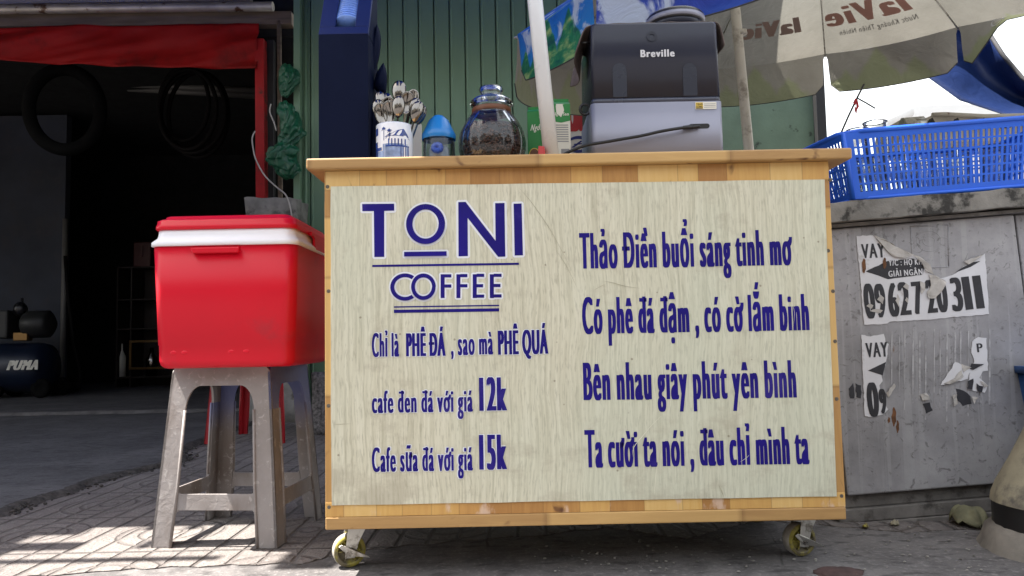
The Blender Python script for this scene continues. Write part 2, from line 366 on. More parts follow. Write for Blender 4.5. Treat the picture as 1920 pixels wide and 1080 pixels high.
def print_in(n):
    tc = n.node('TexCoord'); s = n.sep(tc.outputs['UV']); u, v = s[0], s[1]
    nz = n.noise(n.coord(), 5, 5, .6)
    base = n.ramp(nz, [(.3, (.25, .238, .21)), (.7, (.325, .312, .28))])
    base = n.mix(n.math('MULTIPLY', n.step(v, .25, .75), .4), base, (.245, .27, .265))
    jag = n.math('MULTIPLY', n.math('SUBTRACT', n.noise(n.coord(), 16, 4), .5), .14)
    def peak(c0, half, top): return n.math('SUBTRACT', top, n.math('MULTIPLY', n.math('ABSOLUTE', n.math('SUBTRACT', u, c0)), top/half))
    h = n.math('MAXIMUM', peak(.6, .26, .36), n.math('MAXIMUM', peak(.3, .2, .22), peak(.86, .2, .2)))
    dd = n.math('SUBTRACT', n.math('ADD', h, jag), v)
    c = n.mix(n.math('MULTIPLY', n.step(dd, -.02, .06), .55), base, (.24, .29, .12))
    return c
def two_sided(name, fo, fi, trans):
    m, n, b = newmat(name)
    geo = n.node('NewGeometry')
    c = n.mix(geo.outputs['Backfacing'], fo(n), fi(n)); n.set(b.inputs['Base Color'], c); b.inputs['Roughness'].default_value = .5
    tr = n.node('BsdfTranslucent'); n.set(tr.inputs[0], c); mx = n.node('MixShader'); mx.inputs[0].default_value = trans
    n.l.new(b.outputs[0], mx.inputs[1]); n.l.new(tr.outputs[0], mx.inputs[2]); n.l.new(mx.outputs[0], n.n['Material Output'].inputs[0])
    wr = n.noise(n.coord(), 8, 4, .55, 1.5); n.l.new(n.bump(wr, .5, .03), b.inputs['Normal'])
    return m
M['umbrella'] = two_sided('printed umbrella cloth', print_out, print_in, .2)
M['umbrella_pale'] = two_sided('sky printed umbrella cloth', lambda n: print_out(n, .45), print_in, .3)
M['print_red'] = mat('faded red print', (.52, .27, .22), .7, var=.06)
M['print_dim'] = mat('faded grey print', (.19, .18, .17), .7, var=.06)
M['print_faint'] = mat('faint red print', (.30, .21, .18), .7, var=.06)
M['trim'] = mat('dark seam tape', (.05, .05, .055), .8)
def mat_mug():
    m, n, b = newmat('blue on white china')
    b.inputs['Base Color'].default_value = (.66, .70, .78, 1); b.inputs['Roughness'].default_value = .12
    return m
M['china'] = mat_mug()
M['chinablue'] = mat('cobalt glaze', (.02, .05, .24), .15, var=.5, vscale=60)
M['chinapale'] = mat('pale cobalt wash', (.20, .29, .52), .15, var=.35, vscale=50)

# ------------------------------------------------------------------ mesh builder
ORG = {}
class MB:
    def __init__(s): s.v = []; s.f = []; s.m = []; s.sm = []; s.uv = {}
    def add(s, vs, fs, mi=0, smooth=False):
        o = len(s.v); s.v += [Vector(x) for x in vs]
        for q in fs: s.f.append([i+o for i in q]); s.m.append(mi); s.sm.append(smooth)
        return o
    def hexa(s, p, mi=0):   # p: 4 bottom (ccw from above), 4 top
        s.add(p, [(3, 2, 1, 0), (4, 5, 6, 7), (0, 1, 5, 4), (1, 2, 6, 5), (2, 3, 7, 6), (3, 0, 4, 7)], mi); return s
    def box(s, x0, x1, y0, y1, z0, z1, mi=0):
        return s.hexa([(x0, y0, z0), (x1, y0, z0), (x1, y1, z0), (x0, y1, z0), (x0, y0, z1), (x1, y0, z1), (x1, y1, z1), (x0, y1, z1)], mi)
    def prism(s, pts, off, mi=0):
        pts = [Vector(p) for p in pts]; off = Vector(off); n = len(pts)
        s.add(pts + [p+off for p in pts], [list(range(n)), list(range(2*n-1, n-1, -1))] + [(i, i+n, (i+1) % n+n, (i+1) % n) for i in range(n)], mi); return s
    def tube(s, pts, r, n=10, mi=0, cap=True, closed=False):
        pts = [Vector(p) for p in pts]; k = len(pts); rs = r if isinstance(r, (list, tuple)) else [r]*k
        vs = []; up = None
        for i, p in enumerate(pts):
            a = pts[(i+1) % k] if (closed or i < k-1) else p; b_ = pts[i-1] if (closed or i > 0) else p
            t = (a-b_).normalized()
            if up is None: up = t.orthogonal().normalized()
            else:
                up = up - t*up.dot(t); up = up.normalized() if up.length > 1e-6 else t.orthogonal().normalized()
            q = t.cross(up)
            for j in range(n):
                an = 2*math.pi*j/n; vs.append(p + (up*math.cos(an)+q*math.sin(an))*rs[i])
        fs = []
        for i in range(k if closed else k-1):
            for j in range(n):
                i2 = (i+1) % k; fs.append((i*n+j, i*n+(j+1) % n, i2*n+(j+1) % n, i2*n+j))
        o = s.add(vs, fs, mi, True)
        if cap and not closed:
            s.f.append([o+j for j in range(n)][::-1]); s.m.append(mi); s.sm.append(False)
            s.f.append([o+(k-1)*n+j for j in range(n)]); s.m.append(mi); s.sm.append(False)
        return s
    def lathe(s, c, prof, n=32, mi=0, mtx=None, rib=None, smooth=True):
        c = Vector(c); vs = []
        for (r, z) in prof:
            for j in range(n):
                a = 2*math.pi*j/n; k = 1 + (rib(a, z) if rib else 0)
                p = Vector((r*k*math.cos(a), r*k*math.sin(a), z))
                vs.append(c + (mtx @ p if mtx else p))
        fs = [(i*n+j, i*n+(j+1) % n, (i+1)*n+(j+1) % n, (i+1)*n+j) for i in range(len(prof)-1) for j in range(n)]
        s.add(vs, fs, mi, smooth); return s
    def grid(s, fn, nu, nv, mi=0, smooth=True, skip=None, uvs=False):
        vs = [fn(i/nu, j/nv) for j in range(nv+1) for i in range(nu+1)]
        fs = [(j*(nu+1)+i, j*(nu+1)+i+1, (j+1)*(nu+1)+i+1, (j+1)*(nu+1)+i) for j in range(nv) for i in range(nu) if not (skip and skip(i, j))]
        o = s.add(vs, fs, mi, smooth)
        if uvs:
            for j in range(nv+1):
                for i in range(nu+1): s.uv[o+j*(nu+1)+i] = (i/nu, j/nv)
        return s
    def ellipsoid(s, c, r, nu=10, nv=7, mi=0, mtx=None, disp=None):
        c = Vector(c); vs = []
        for j in range(nv+1):
            th = math.pi*j/nv
            for i in range(nu):
                ph = 2*math.pi*i/nu
                p = Vector((math.sin(th)*math.cos(ph), math.sin(th)*math.sin(ph), math.cos(th)))
                k = disp(p) if disp else 1
                p = Vector((p.x*r[0], p.y*r[1], p.z*r[2]))*k
                vs.append(c + (mtx @ p if mtx else p))
        fs = [(j*nu+i, (j+1)*nu+i, (j+1)*nu+(i+1) % nu, j*nu+(i+1) % nu) for j in range(nv) for i in range(nu)]
        s.add(vs, fs, mi, True); return s
    def build(s, name, mats, parent=None, bevel=0, seg=2, subsurf=0, solid=0, label=None):
        if not isinstance(mats, (list, tuple)): mats = [mats]
        org = Vector(ORG.get(parent.name, (0, 0, 0))) if parent else Vector((0, 0, 0))
        me = bpy.data.meshes.new(name); me.from_pydata([v-org for v in s.v], [], s.f)
        for mm in mats: me.materials.append(mm)
        me.polygons.foreach_set('material_index', s.m); me.polygons.foreach_set('use_smooth', s.sm)
        if s.uv:
            ul = me.uv_layers.new(name='UVMap')
            for lp in me.loops: ul.data[lp.index].uv = s.uv.get(lp.vertex_index, (0, 0))
        me.validate(); me.update()
        o = bpy.data.objects.new(name, me); C.objects.link(o)
        if parent: o.parent = parent
        ORG[o.name] = org
        if solid:
            md = o.modifiers.new('solid', 'SOLIDIFY'); md.thickness = solid; md.offset = 0
        if bevel:
            md = o.modifiers.new('bevel', 'BEVEL'); md.width = bevel; md.segments = seg; md.limit_method = 'ANGLE'; md.angle_limit = rad(35); md.harden_normals = False
        if subsurf:
            md = o.modifiers.new('sub', 'SUBSURF'); md.levels = md.render_levels = subsurf
        if label: o['label'] = label
        return o
def tag(o, label, cat, group=None):
    o['label'] = label; o['category'] = cat
    if group: o['group'] = group
    return o
def thing(name, loc, label, cat, group=None):
    o = bpy.data.objects.new(name, None); C.objects.link(o); o.location = Vector(loc); o.empty_display_size = .1
    ORG[o.name] = Vector(loc); return tag(o, label, cat, group)
def struct(mb, name, m):
    o = mb.build(name, m); o['kind'] = 'structure'; return o
def copy_thing(o, delta, label=None):
    r = o.copy(); C.objects.link(r); r.location = o.location + Vector(delta)
    if label: r['label'] = label
    ORG[r.name] = r.location.copy()
    for ch in o.children:
        c = ch.copy(); C.objects.link(c); c.parent = r
        for g in ch.children:
            d = g.copy(); C.objects.link(d); d.parent = c
    return r

# lettering: filled outlines, thickened sideways by stacking shifted copies a few hundredths of a millimetre apart
_tc = {}
BASE = {'Đ': 'D', 'đ': 'd', 'ơ': 'o', 'ờ': 'ò', 'ớ': 'ó', 'ư': 'u', 'ừ': 'ù', 'ữ': 'ũ', 'ề': 'ê'}
def glyphs(s):
    if s in _tc: return _tc[s]
    if any(c in BASE for c in s):
        q = ''.join(BASE.get(c, c) for c in s); vs, fs = glyphs(q); vs, fs = list(vs), [list(f) for f in fs]
        gw = max(x for x, y in glyphs('l')[0])
        def quad(p):
            o = len(vs); vs.extend(p); fs.append(list(range(o, o+len(p))))
        for i, c in enumerate(s):
            if c not in BASE: continue
            pen = max(x for x, y in glyphs(q[:i]+'l')[0])-gw if i else 0
            gv = glyphs({'ò': 'o', 'ó': 'o', 'ù': 'u', 'ũ': 'u', 'ê': 'e'}.get(BASE[c], BASE[c]))[0]; x0, x1 = pen+min(x for x, y in gv), pen+max(x for x, y in gv); yt = max(y for x, y in gv)
            if c == 'Đ': quad([(x0-.09, .33), (x0+.30, .33), (x0+.30, .41), (x0-.09, .41)])
            elif c == 'ề': quad([(x1-.16, yt+.30), (x1-.05, yt+.14), (x1+.01, yt+.16), (x1-.06, yt+.31)])
            elif c == 'đ': quad([(x1-.30, .585), (x1+.07, .585), (x1+.07, .655), (x1-.30, .655)])
            else: 
                xx = x1-.02
                quad([(xx-.06, yt-.10), (xx+.03, yt-.08), (xx+.09, yt-.03), (xx+.115, yt+.03), (xx+.115, yt+.08), (xx+.045, yt+.08), (xx+.045, yt+.04), (xx+.01, yt+.02), (xx-.06, yt-.01)])
        _tc[s] = (vs, fs); return _tc[s]
    cu = bpy.data.curves.new('t', 'FONT'); cu.body = s; cu.size = 1; cu.resolution_u = 5; cu.space_character = 1.22; cu.space_word = .8
    ob = bpy.data.objects.new('t', cu); C.objects.link(ob)
    dg = bpy.context.evaluated_depsgraph_get(); dg.update()
    me = bpy.data.meshes.new_from_object(ob.evaluated_get(dg))
    r = ([(v.co.x, v.co.y) for v in me.vertices], [list(p.vertices) for p in me.polygons])
    bpy.data.objects.remove(ob); bpy.data.curves.remove(cu); bpy.data.meshes.remove(me)
    _tc[s] = r; return r
CAP = max(y for x, y in glyphs('H')[0])
def letters(mb, s, fn, u0, u1, v0, cap, shifts=((0, 0),), mi=0, shear=0, d0=0.0, dstep=4e-5):
    """fn(u, v, d) -> world; text spans u0..u1, baseline v0, capital height cap"""
    vs, fs = glyphs(s)
    a, b = min(x for x, y in vs), max(x for x, y in vs)
    k = 1
    mx = max(abs(q[0]) for q in shifts); sgn = 1 if u1 > u0 else -1
    sx = (u1-u0-2*mx*sgn)/(b-a); sy = cap/CAP
    for i, (du, dv) in enumerate(shifts):
        mb.add([fn(u0+mx*sgn+(x-a)*sx+shear*y*sy+du, v0+y*sy+dv, d0+dstep*i) for x, y in vs], fs if sgn > 0 else [q[::-1] for q in fs], mi)
def smooth(pts, n=6):
    o = []
    for i in range(len(pts)-1):
        p0, p1, p2, p3 = pts[max(0, i-1)], pts[i], pts[i+1], pts[min(len(pts)-1, i+2)]
        for k in range(n):
            t = k/n; o.append(tuple(.5*((2*b)+(-a+c)*t+(2*a-5*b+4*c-d)*t*t+(-a+3*b-3*c+d)*t**3) for a, b, c, d in zip(p0, p1, p2, p3)))
    o.append(pts[-1]); return o
smooth_pts = smooth
def sideways(w, n=5): return [(w*(2*i/(n-1)-1), 0) for i in range(n)]
def ringshift(w, n=12): return [(w*math.cos(2*math.pi*i/n), w*math.sin(2*math.pi*i/n)) for i in range(n)]
def dil(base, w, n=12): return [(a+c, b+d) for a, b in base for c, d in ringshift(w, n)]

# ================================================================== SETTING
mb = MB(); mb.grid(lambda u, v: Vector(((u-.5)*260, (v-.5)*260, 0)), 4, 4, smooth=False); struct(mb, 'ground', M['cement'])
# tiled pavement strip, its near edge broken
edge = [G(-200, 1100), G(120, 1078), G(300, 1066), G(560, 1058), G(700, 1030), G(860, 1015), G(1010, 1005), G(1140, 990), G(1290, 1010), G(1420, 975)]
pts = [Vector((e.x, e.y, .004)) for e in edge] + [Vector((1.05, 2.05, .004)), Vector((2.6, 2.2, .004)), Vector((2.6, 5.7, .004)), Vector((-1.75, 5.7, .004))]
pts.append(Vector((-1.72, 3.0, .004))); pts.append(Vector((-1.66, 2.45, .004)))
pts.append(Vector((-3.2, 2.2, .004)))
pj = []
for i, (a, b) in enumerate(zip(pts, pts[1:]+pts[:1])):
    k = 14 if i < 12 else 1
    for t in range(k):
        p = a.lerp(b, t/k)
        if k > 1: p = p + Vector((0, .018*mnoise.noise((p.x*16, p.y*16, 1))+.010*mnoise.noise((p.x*55, p.y*55, 4)), 0))
        pj.append(p)
mb = MB(); mb.prism([p+Vector((0, 0, -.001)) for p in pj][::-1], (0, 0, -.006)); struct(mb, 'pavement', M['tile'])
# concrete ramp into the workshop, ragged edge with a dark crumbling seam
seam = [(-3.6, 2.02), (-2.6, 2.2), (-1.98, 2.33), (-1.70, 2.46), (-1.72, 2.62), (-1.68, 2.8), (-1.72, 3.0), (-1.66, 3.18), (-1.60, 3.36), (-1.57, 3.52), (-1.60, 3.62), (-1.70, 3.72), (-1.74, 3.95), (-1.78, 4.3), (-1.8, 5.7)]
mb = MB(); n_ = 0
fine = []
for (a, b), (c, d) in zip(seam, seam[1:]):
    for t in range(6):
        f = t/6; x, y = a+(c-a)*f, b+(d-b)*f
        fine.append((x+.02*mnoise.noise((x*9, y*9, 2)), y+.02*mnoise.noise((x*9, y*9, 5))))
fine.append(seam[-1])
slab = [Vector((x, y, .018)) for x, y in fine] + [Vector((-1.9, 5.86, .018)), Vector((-9, 5.86, .018)), Vector((-9, 1.9, .018))]
mb.prism(slab, (0, 0, -.030)); struct(mb, 'ramp', M['slab'])
mb = MB()
L = [Vector((x+.005, y-.005, .0165)) for x, y in fine]
ne = 5; ed = []
for i in range(len(L)-1):
    for t in range(ne): ed.append(L[i].lerp(L[i+1], t/ne))
def jit(p, q, a): return a*mnoise.noise((p.x*22, p.y*22, q))+a*.7*mnoise.noise((p.x*70, p.y*70, q+3))
for m in range(4):
    pass
rows = []
for p in ed:
    w_ = .034+.022*mnoise.noise((p.x*6, p.y*6, 9))+jit(p, 2, .016)
    rows.append([p+Vector((-.018+jit(p, 1, .014), .009+jit(p, 4, .01), .0035)), p+Vector((.008, -.004, .001+jit(p, 5, .004))), p+Vector((w_*.6, -w_*.3, -.008+jit(p, 6, .004))), p+Vector((w_, -w_*.55, -.0125))])
mb.add([v for r in rows for v in r], [(i*4+c, i*4+4+c, i*4+5+c, i*4+1+c) for i in range(len(rows)-1) for c in range(3)], 0, True)
struct(mb, 'ramp_edge', M['soil'])
mb = MB()
mb.grid(lambda u, v: Vector((-9+7.1*u, 5.84+.09*v+.02*mnoise.noise((u*30, v, 0)), .02+.03*math.sin(math.pi*min(1, v*1.0))*.9+.006*mnoise.noise((u*60, v*3, 1)))), 120, 5); struct(mb, 'threshold', M['threshold'])
mb = MB(); mb.box(-9, -1.9, 5.93, 11.2, -.02, .03); struct(mb, 'workshop_floor', M['slab'])

OP = thing('shophouse_row', (0, -11, 0), 'unseen row of plain shophouses across the street, added for reflections', 'building')  # houses out of view, added for glossy surfaces to reflect
for i, (xa_, xb_, h_) in enumerate(((-24, -14.1, 8), (-14, -8.1, 6.2), (-8, -2.1, 7.4), (-2, 4.4, 5.6), (4.5, 11.9, 7.8), (12, 24, 6.6))):
    mb = MB(); mb.box(xa_, xb_, -16, -11, 0, h_)
    mb.build('facade', M['plinth'] if i % 2 else M['plank'], OP)
    mb = MB(); mb.box(xa_+.4, xb_-.4, -11, -10.4, 2.9, 3.05); mb.build('awning', M['rustroof'], OP)
    mb = MB(); mb.box(xa_+.7, xb_-.7, -11.0, -10.98, .1, 2.7); mb.build('shutter', M['inner_wall'], OP)

# ------------------------------------------------------------------ workshop (left) and its front
WS = thing('workshop', (-3.9, 5.75, 0), 'dark open fronted workshop behind the cooler with a red awning', 'workshop')
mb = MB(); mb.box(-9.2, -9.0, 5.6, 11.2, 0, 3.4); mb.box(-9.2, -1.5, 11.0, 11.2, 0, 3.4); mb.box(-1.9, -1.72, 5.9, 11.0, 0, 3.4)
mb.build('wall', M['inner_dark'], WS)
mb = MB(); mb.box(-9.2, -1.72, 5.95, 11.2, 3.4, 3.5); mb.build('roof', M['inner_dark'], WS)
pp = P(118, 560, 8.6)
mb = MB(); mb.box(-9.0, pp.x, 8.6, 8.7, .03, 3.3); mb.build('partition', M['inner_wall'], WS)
mb = MB(); mb.tube([(pp.x+.02, 8.58, .03), (pp.x+.02, 8.58, 2.05)], .03, 8); mb.build('conduit', M['inner_metal'], WS)
mb = MB(); a, b = P(-60, 18, 5.45), P(512, 12, 5.45); mb.tube([a, b], .036, 12)
mb.build('front_pipe', M['pipe'], WS)
a, b = P(-60, 40, 5.6), P(548, 36, 5.6)
mb = MB(); mb.hexa([a+Vector((0, -.03, -.055)), b+Vector((0, -.03, -.05)), b+Vector((0, .07, -.05)), a+Vector((0, .07, -.055)), a+Vector((0, -.03, .055)), b+Vector((0, -.03, .055)), b+Vector((0, .07, .055)), a+Vector((0, .07, .055))])
mb.build('beam', M['beam'], WS, bevel=.006)
a, b = P(-60, 3, 5.52), P(470, -6, 5.52)
mb = MB(); mb.hexa([a+Vector((0, -.02, -.03)), b+Vector((0, -.02, -.03)), b+Vector((0, .05, -.03)), a+Vector((0, .05, -.03)), a+Vector((0, -.02, .05)), b+Vector((0, -.02, .05)), b+Vector((0, .05, .05)), a+Vector((0, .05, .05))])
mb.build('plank', M['plank'], WS, bevel=.004)
a, b = P(-60, -40, 5.6), P(560, -50, 5.6)
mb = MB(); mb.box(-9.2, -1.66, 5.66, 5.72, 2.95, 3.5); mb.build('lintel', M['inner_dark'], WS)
# red awning, hanging cloth with slack folds
def aw(u, v):
    px = -60 + 545*u
    top = 52 - 8*u; bot = 112 + 22*math.sin(min(1, u*1.15)*math.pi*.5) - 1.0*u
    p = P(px, top+(bot-top)*v, 5.50)
    return p + Vector((0, -.05*v+.05*mnoise.noise((u*4+v*1.6, v*1.6-u*2, 0))+.025*mnoise.noise((u*11+v*4, v*3, 3)), 0))
mb = MB(); mb.grid(aw, 80, 16); mb.build('awning', M['awning'], WS, solid=.004)
x0, x1 = P(479, 250, 5.5).x, P(496, 250, 5.5).x
mb = MB(); mb.hexa([(x0+.03, 5.47, .0), (x1+.03, 5.47, 0), (x1+.03, 5.55, 0), (x0+.03, 5.55, 0), (x0, 5.47, 2.86), (x1, 5.47, 2.86), (x1, 5.55, 2.86), (x0, 5.55, 2.86)])
mb.build('door_post', M['redpost'], WS, bevel=.004)
x0, x1 = P(500, 250, 5.62).x, P(514, 250, 5.62).x
mb = MB(); mb.box(x0, x1, 5.6, 5.66, 0, 2.9); mb.build('jamb', M['dark_post'], WS)
mb = MB(); mb.tube([P(523, 40, 5.58), P(526, 420, 5.58), (P(526, 420, 5.58).x, 5.58, 0)], .018, 8); mb.build('drain_pipe', M['beam'], WS)
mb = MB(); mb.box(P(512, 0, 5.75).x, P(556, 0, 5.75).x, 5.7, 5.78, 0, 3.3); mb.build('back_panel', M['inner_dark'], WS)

# green corrugated wall
GW = thing('corrugated_wall', (-.5, 5.6, 0), 'green painted corrugated metal wall behind the cart', 'wall')
xa, xb = P(556, 200, 5.6).x, .95
def corr(u, v):
    x = xa + (xb-xa)*u; t = ((x-xa)/.120) % 1
    d = .024 if .86 < t < .94 else (-.005 if .94 <= t or t < .06 else 0)
    return Vector((x, 5.6+d, 3.4*v))
mb = MB(); N = int((xb-xa)/.120*26); mb.grid(corr, N, 1, smooth=False); mb.build('sheet', M['greenwall'], GW, solid=.003)
x0 = P(550, 200, 5.5).x; mb = MB(); mb.box(x0, x0+.05, 5.5, 5.62, 0, 3.35); mb.build('corner_trim', M['greenwall'], GW, bevel=.004)
x0 = P(573, 200, 5.56).x; mb = MB(); mb.tube([(x0, 5.565, .1), (x0, 5.565, 3.3)], .012, 8); mb.build('edge_roll', M['greenwall'], GW)
PW = thing('plaster_wall', (1.7, 5.5, 0), 'mossy green plastered wall under the parasol right of the coffee machine', 'wall')
mb = MB(); mb.box(.93, P(1536, 230, 5.5).x, 5.5, 5.75, 0, 2.75); mb.build('wall', M['plaster'], PW, bevel=.008)
x0, x1 = P(1531, 230, 5.45).x, P(1549, 230, 5.45).x
mb = MB(); mb.box(x0, x1, 5.44, 5.52, 0, 2.85); mb.build('corner_post', M['dark_post'], PW, bevel=.004)
mb = MB(); mb.hexa([(-11.3, 3.9, 3.2), (1.2, 3.9, 3.2), (1.2, 5.95, 3.62), (-11.3, 5.95, 3.62), (-11.3, 3.9, 3.23), (1.2, 3.9, 3.23), (1.2, 5.95, 3.65), (-11.3, 5.95, 3.65)])
tag(mb.build('eave_roof', M['eave']), 'dull sheet metal eave above the workshop and green wall', 'roof')
# concrete gate post
a, b = P(467, 376, 5.2), P(561, 403, 5.2)
mb = MB(); mb.grid(lambda u, v: Vector((0, 0, 0)), 1, 1) if False else None
z1 = a.z
def blk(x0, x1, y0, y1, z0, z1, j=.01, n=8):
    m_ = MB()
    bm = bmesh.new(); bmesh.ops.create_cube(bm, size=1); bmesh.ops.subdivide_edges(bm, edges=bm.edges[:], cuts=n, use_grid_fill=True)
    vs = []
    for v in bm.verts:
        p = Vector((x0+(v.co.x+.5)*(x1-x0), y0+(v.co.y+.5)*(y1-y0), z0+(v.co.z+.5)*(z1-z0)))
        vs.append(p + Vector(mnoise.noise_vector(p*14))*j)
    bm.verts.index_update(); m_.add(vs, [[v.index for v in f.verts] for f in bm.faces], 0, True); bm.free(); return m_
tag(blk(a.x, b.x, 5.12, 5.42, 0, z1, .02, 14).build('concrete_post', M['oldconc']), 'rough grey concrete gate post top showing behind the cooler lid', 'post')
q = P(590, 700, 4.4)
tag(blk(q.x-.02, q.x+.42, 4.4, 4.5, 0, P(590, 698, 4.4).z, .006, 8).build('stone_slab', M['terrazzo']), 'speckled stone slab standing low between the stool and the cart', 'slab')

# ------------------------------------------------------------------ unseen blue tarpaulin added overhead for shade, cells cut out for the sun patches
TZ = 2.62
def lit(x, y):
    nx = .05*mnoise.noise((x*5, y*5, 0)) + .03*mnoise.noise((x*14, y*14, 3))
    if x > 1.62: return True
    if y < 1.785+nx*.25 and x < .27+nx: return True
    if x < -.585+nx*1.5 and x > -1.36+nx*3 and y < 2.25+nx*.6:
        if 1.925 < y < 1.96 and x < -.78: return False
        if 2.045 < y < 2.10 and x < -1.02 and mnoise.noise((x*4, 9, 1)) > -.15: return False
        return True
    if x < -.36+nx and y < 1.84+nx: return True
    return False
sh = SUN/SUN.z*TZ
mb = MB(); cs = .04; X0, Y0 = -5.4, .95; nx_, ny_ = 192, 78
def tz(x, y): return TZ + .05*math.sin(x*2.1)*math.sin(y*1.7)
mb.grid(lambda u, v: Vector((X0+u*nx_*cs+sh.x, Y0+v*ny_*cs+sh.y, tz(X0+u*nx_*cs, Y0+v*ny_*cs))), nx_, ny_,
        skip=lambda i, j: lit(X0+(i+.5)*cs, Y0+(j+.5)*cs))
OT = mb.build('shade_tarp', M['bluetarp']); tag(OT, 'unseen blue tarpaulin added overhead to shade the cart, cut open for sun patches', 'tarpaulin')
# blue tarpaulin sagging behind the parasol at the right
def tp(u, v):
    top = [(1560, -160), (1700, -70), (1800, 10), (1850, 58), (1880, 105), (1920, 152), (1990, 190), (2080, 215)]
    bot = [(1520, -20), (1600, 70), (1690, 118), (1742, 146), (1800, 188), (1886, 216), (1960, 222), (2080, 232)]
    f = u*7; i = min(6, int(f)); t = f-i
    A = Vector(top[i]).lerp(Vector(top[i+1]), t); B = Vector(bot[i]).lerp(Vector(bot[i+1]), t)
    q = A.lerp(B, v)
    return P(q.x, q.y, 4.6-.5*u+.22*math.sin(v*math.pi)+.05*mnoise.noise((u*5, v*3, 0)))
mb = MB(); mb.grid(tp, 42, 12)
BT = thing('sagging_tarpaulin', P(1850, 150, 4.3), 'dark blue tarpaulin sagging behind the parasol at the upper right', 'tarpaulin')
mb.build('sheet', M['bluetarp_d'], BT, solid=.003)
mb = MB(); mb.tube([tp(i/40, 0)+Vector((0, -.005, .004)) for i in range(41)], .012, 6); mb.build('hem', M['trim'], BT)

# ------------------------------------------------------------------ far right background
FB = thing('terrace_roof', P(1760, 220, 13), 'far white flat terrace roof with thin rails against the sky', 'roof')
a, b = P(1706, 199, 13), P(2150, 185, 13)
mb = MB(); mb.hexa([a+Vector((0, 0, -.26)), b+Vector((0, 0, -.26)), b+Vector((0, 2, -.26)), a+Vector((0, 2, -.26)), a, b, b+Vector((0, 2, 0)), a+Vector((0, 2, 0))]); mb.build('slab', M['roofwhite'], FB)
mb = MB(); mb.box(a.x, b.x, 13.15, 15, 0, a.z-.26); mb.build('wall', M['roofwhite'], FB)
mb = MB(); mb.tube([P(1705, 206, 12.9), P(1665, 226, 12.9), P(1600, 262, 12.9), P(1560, 300, 12.9)], .13, 10); mb.build('duct', M['roofwhite'], FB)
for px in (1662, 1690, 1722, 1752, 1780, 1800, 1815, 1832):
    mb = MB(); p = P(px, 198, 13.4); hh = .5 if px < 1740 else .42; mb.tube([p, p+Vector((0, 0, hh))], .008, 5); mb.build('rail_post', M['roofwhite'], FB)
for p0, p1 in (((1660, 164), (1698, 158)), ((1690, 163), (1722, 157))):
    mb = MB(); mb.tube([P(*p0, 13.4), P(*p1, 13.4)], .012, 5); mb.build('rail', M['roofwhite'], FB)
RS = thing('rusty_gutter', P(1800, 235, 3.4), 'rust streaked white folded metal gutter behind the blue basket', 'gutter')
a, b = P(1690, 232, 3.4), P(2010, 214, 3.4)
mb = MB(); pr = []
top = [(1690, 238), (1692, 222), (1736, 221), (1748, 216), (1770, 215), (1850, 219), (1930, 217), (2010, 214)]
mb.prism([P(x, y, 3.4) for x, y in top]+[P(2010, 262, 3.4), P(1690, 268, 3.4)], (0, .25, 0)); mb.build('sheet', M['rustroof'], RS, bevel=.003)
mb = MB(); mb.tube([P(x, y-1, 3.39) for x, y in top[3:]], .010, 6); mb.build('lip', M['rustroof'], RS)
for px in (1742, 1789, 1838, 1884, 1930):
    mb = MB(); mb.prism([P(px-9, 241, 3.385), P(px+9, 240, 3.385), P(px, 224, 3.385)], (0, -.03, 0)); mb.build('dark_gap', M['dark_post'], RS)  # near-black triangle painting the shade of a gap in the fold
mb = MB(); mb.tube([P(1692, 235, 3.36), P(1730, 232, 3.36)], .035, 10); mb.build('pipe_stub', M['zinc'], RS)
WRE = thing('guy_wire', P(1580, 246, 4), 'thin dark guy wire with red ribbons against the white sky', 'wire')
mb = MB(); mb.tube([P(1620, 158, 4), P(1606, 186, 4), P(1590, 220, 4), P(1576, 252, 4)], .005, 6); mb.tube([P(1608, 184, 4), P(1626, 194, 4), P(1641, 203, 4)], .004, 6); mb.build('strand', M['wire'], WRE)
for q in (((1604, 184), (1600, 192), (1604, 197), (1609, 190)), ((1608, 186), (1611, 200), (1607, 206), (1606, 196)), ((1604, 200), (1608, 203), (1606, 214), (1603, 206))):
    mb = MB(); mb.prism([P(x, y, 3.98) for x, y in q], (0, .004, 0)); mb.build('ribbon', M['ribbon'], WRE)

# ================================================================== THE CART
CX0, CX1, CY, CZ0, CZ1, CYB = -.439, .756, 1.73, .117, .9505, 2.30
CT = thing('coffee_cart', (.16, 2.0, 0), 'honey coloured wooden coffee cart on castors with a pale lettered front', 'cart')
mb = MB()
mb.box(CX0+.02, CX1-.02, CY+.02, CYB-.02, CZ0+.03, CZ1-.004); mb.build('body', M['wood_edge'], CT)
mb = MB(); mb.box(CX0, CX1, CY, CY+.0195, .906, CZ1); mb.build('top_rail', M['wood_v'], CT, bevel=.001)
mb = MB(); mb.box(CX0+.018, CX1-.030, CY+.0005, CY+.0195, .158, .906); mb.build('front_board', M['wood_v'], CT)
mb = MB(); mb.box(CX0, CX0+.0178, CY, CY+.0195, .158, .9055); mb.build('side_strip', M['wood_edge'], CT, bevel=.001)
mb = MB(); mb.box(CX1-.0298, CX1, CY, CY+.0195, .158, .9055); mb.build('side_strip', M['wood_edge'], CT, bevel=.001)
mb = MB(); mb.box(CX0, CX1, CY-.0006, CY+.0195, .1455, .1785); mb.build('bottom_rail', M['wood_scuffed'], CT, bevel=.001)
mb = MB(); mb.box(CX0, CX1, CY-.002, CYB, CZ0, .145); mb.build('base_board', M['wood_top'], CT, bevel=.0025)
mb = MB(); mb.box(CX0-.0005, CX0+.0195, CY+.02, CYB, .1455, CZ1); mb.build('side_panel', M['wood_v'], CT)
mb = MB(); mb.box(CX1-.0195, CX1+.0005, CY+.02, CYB, .1455, CZ1); mb.build('side_panel', M['wood_v'], CT)
TOPZ = .9775
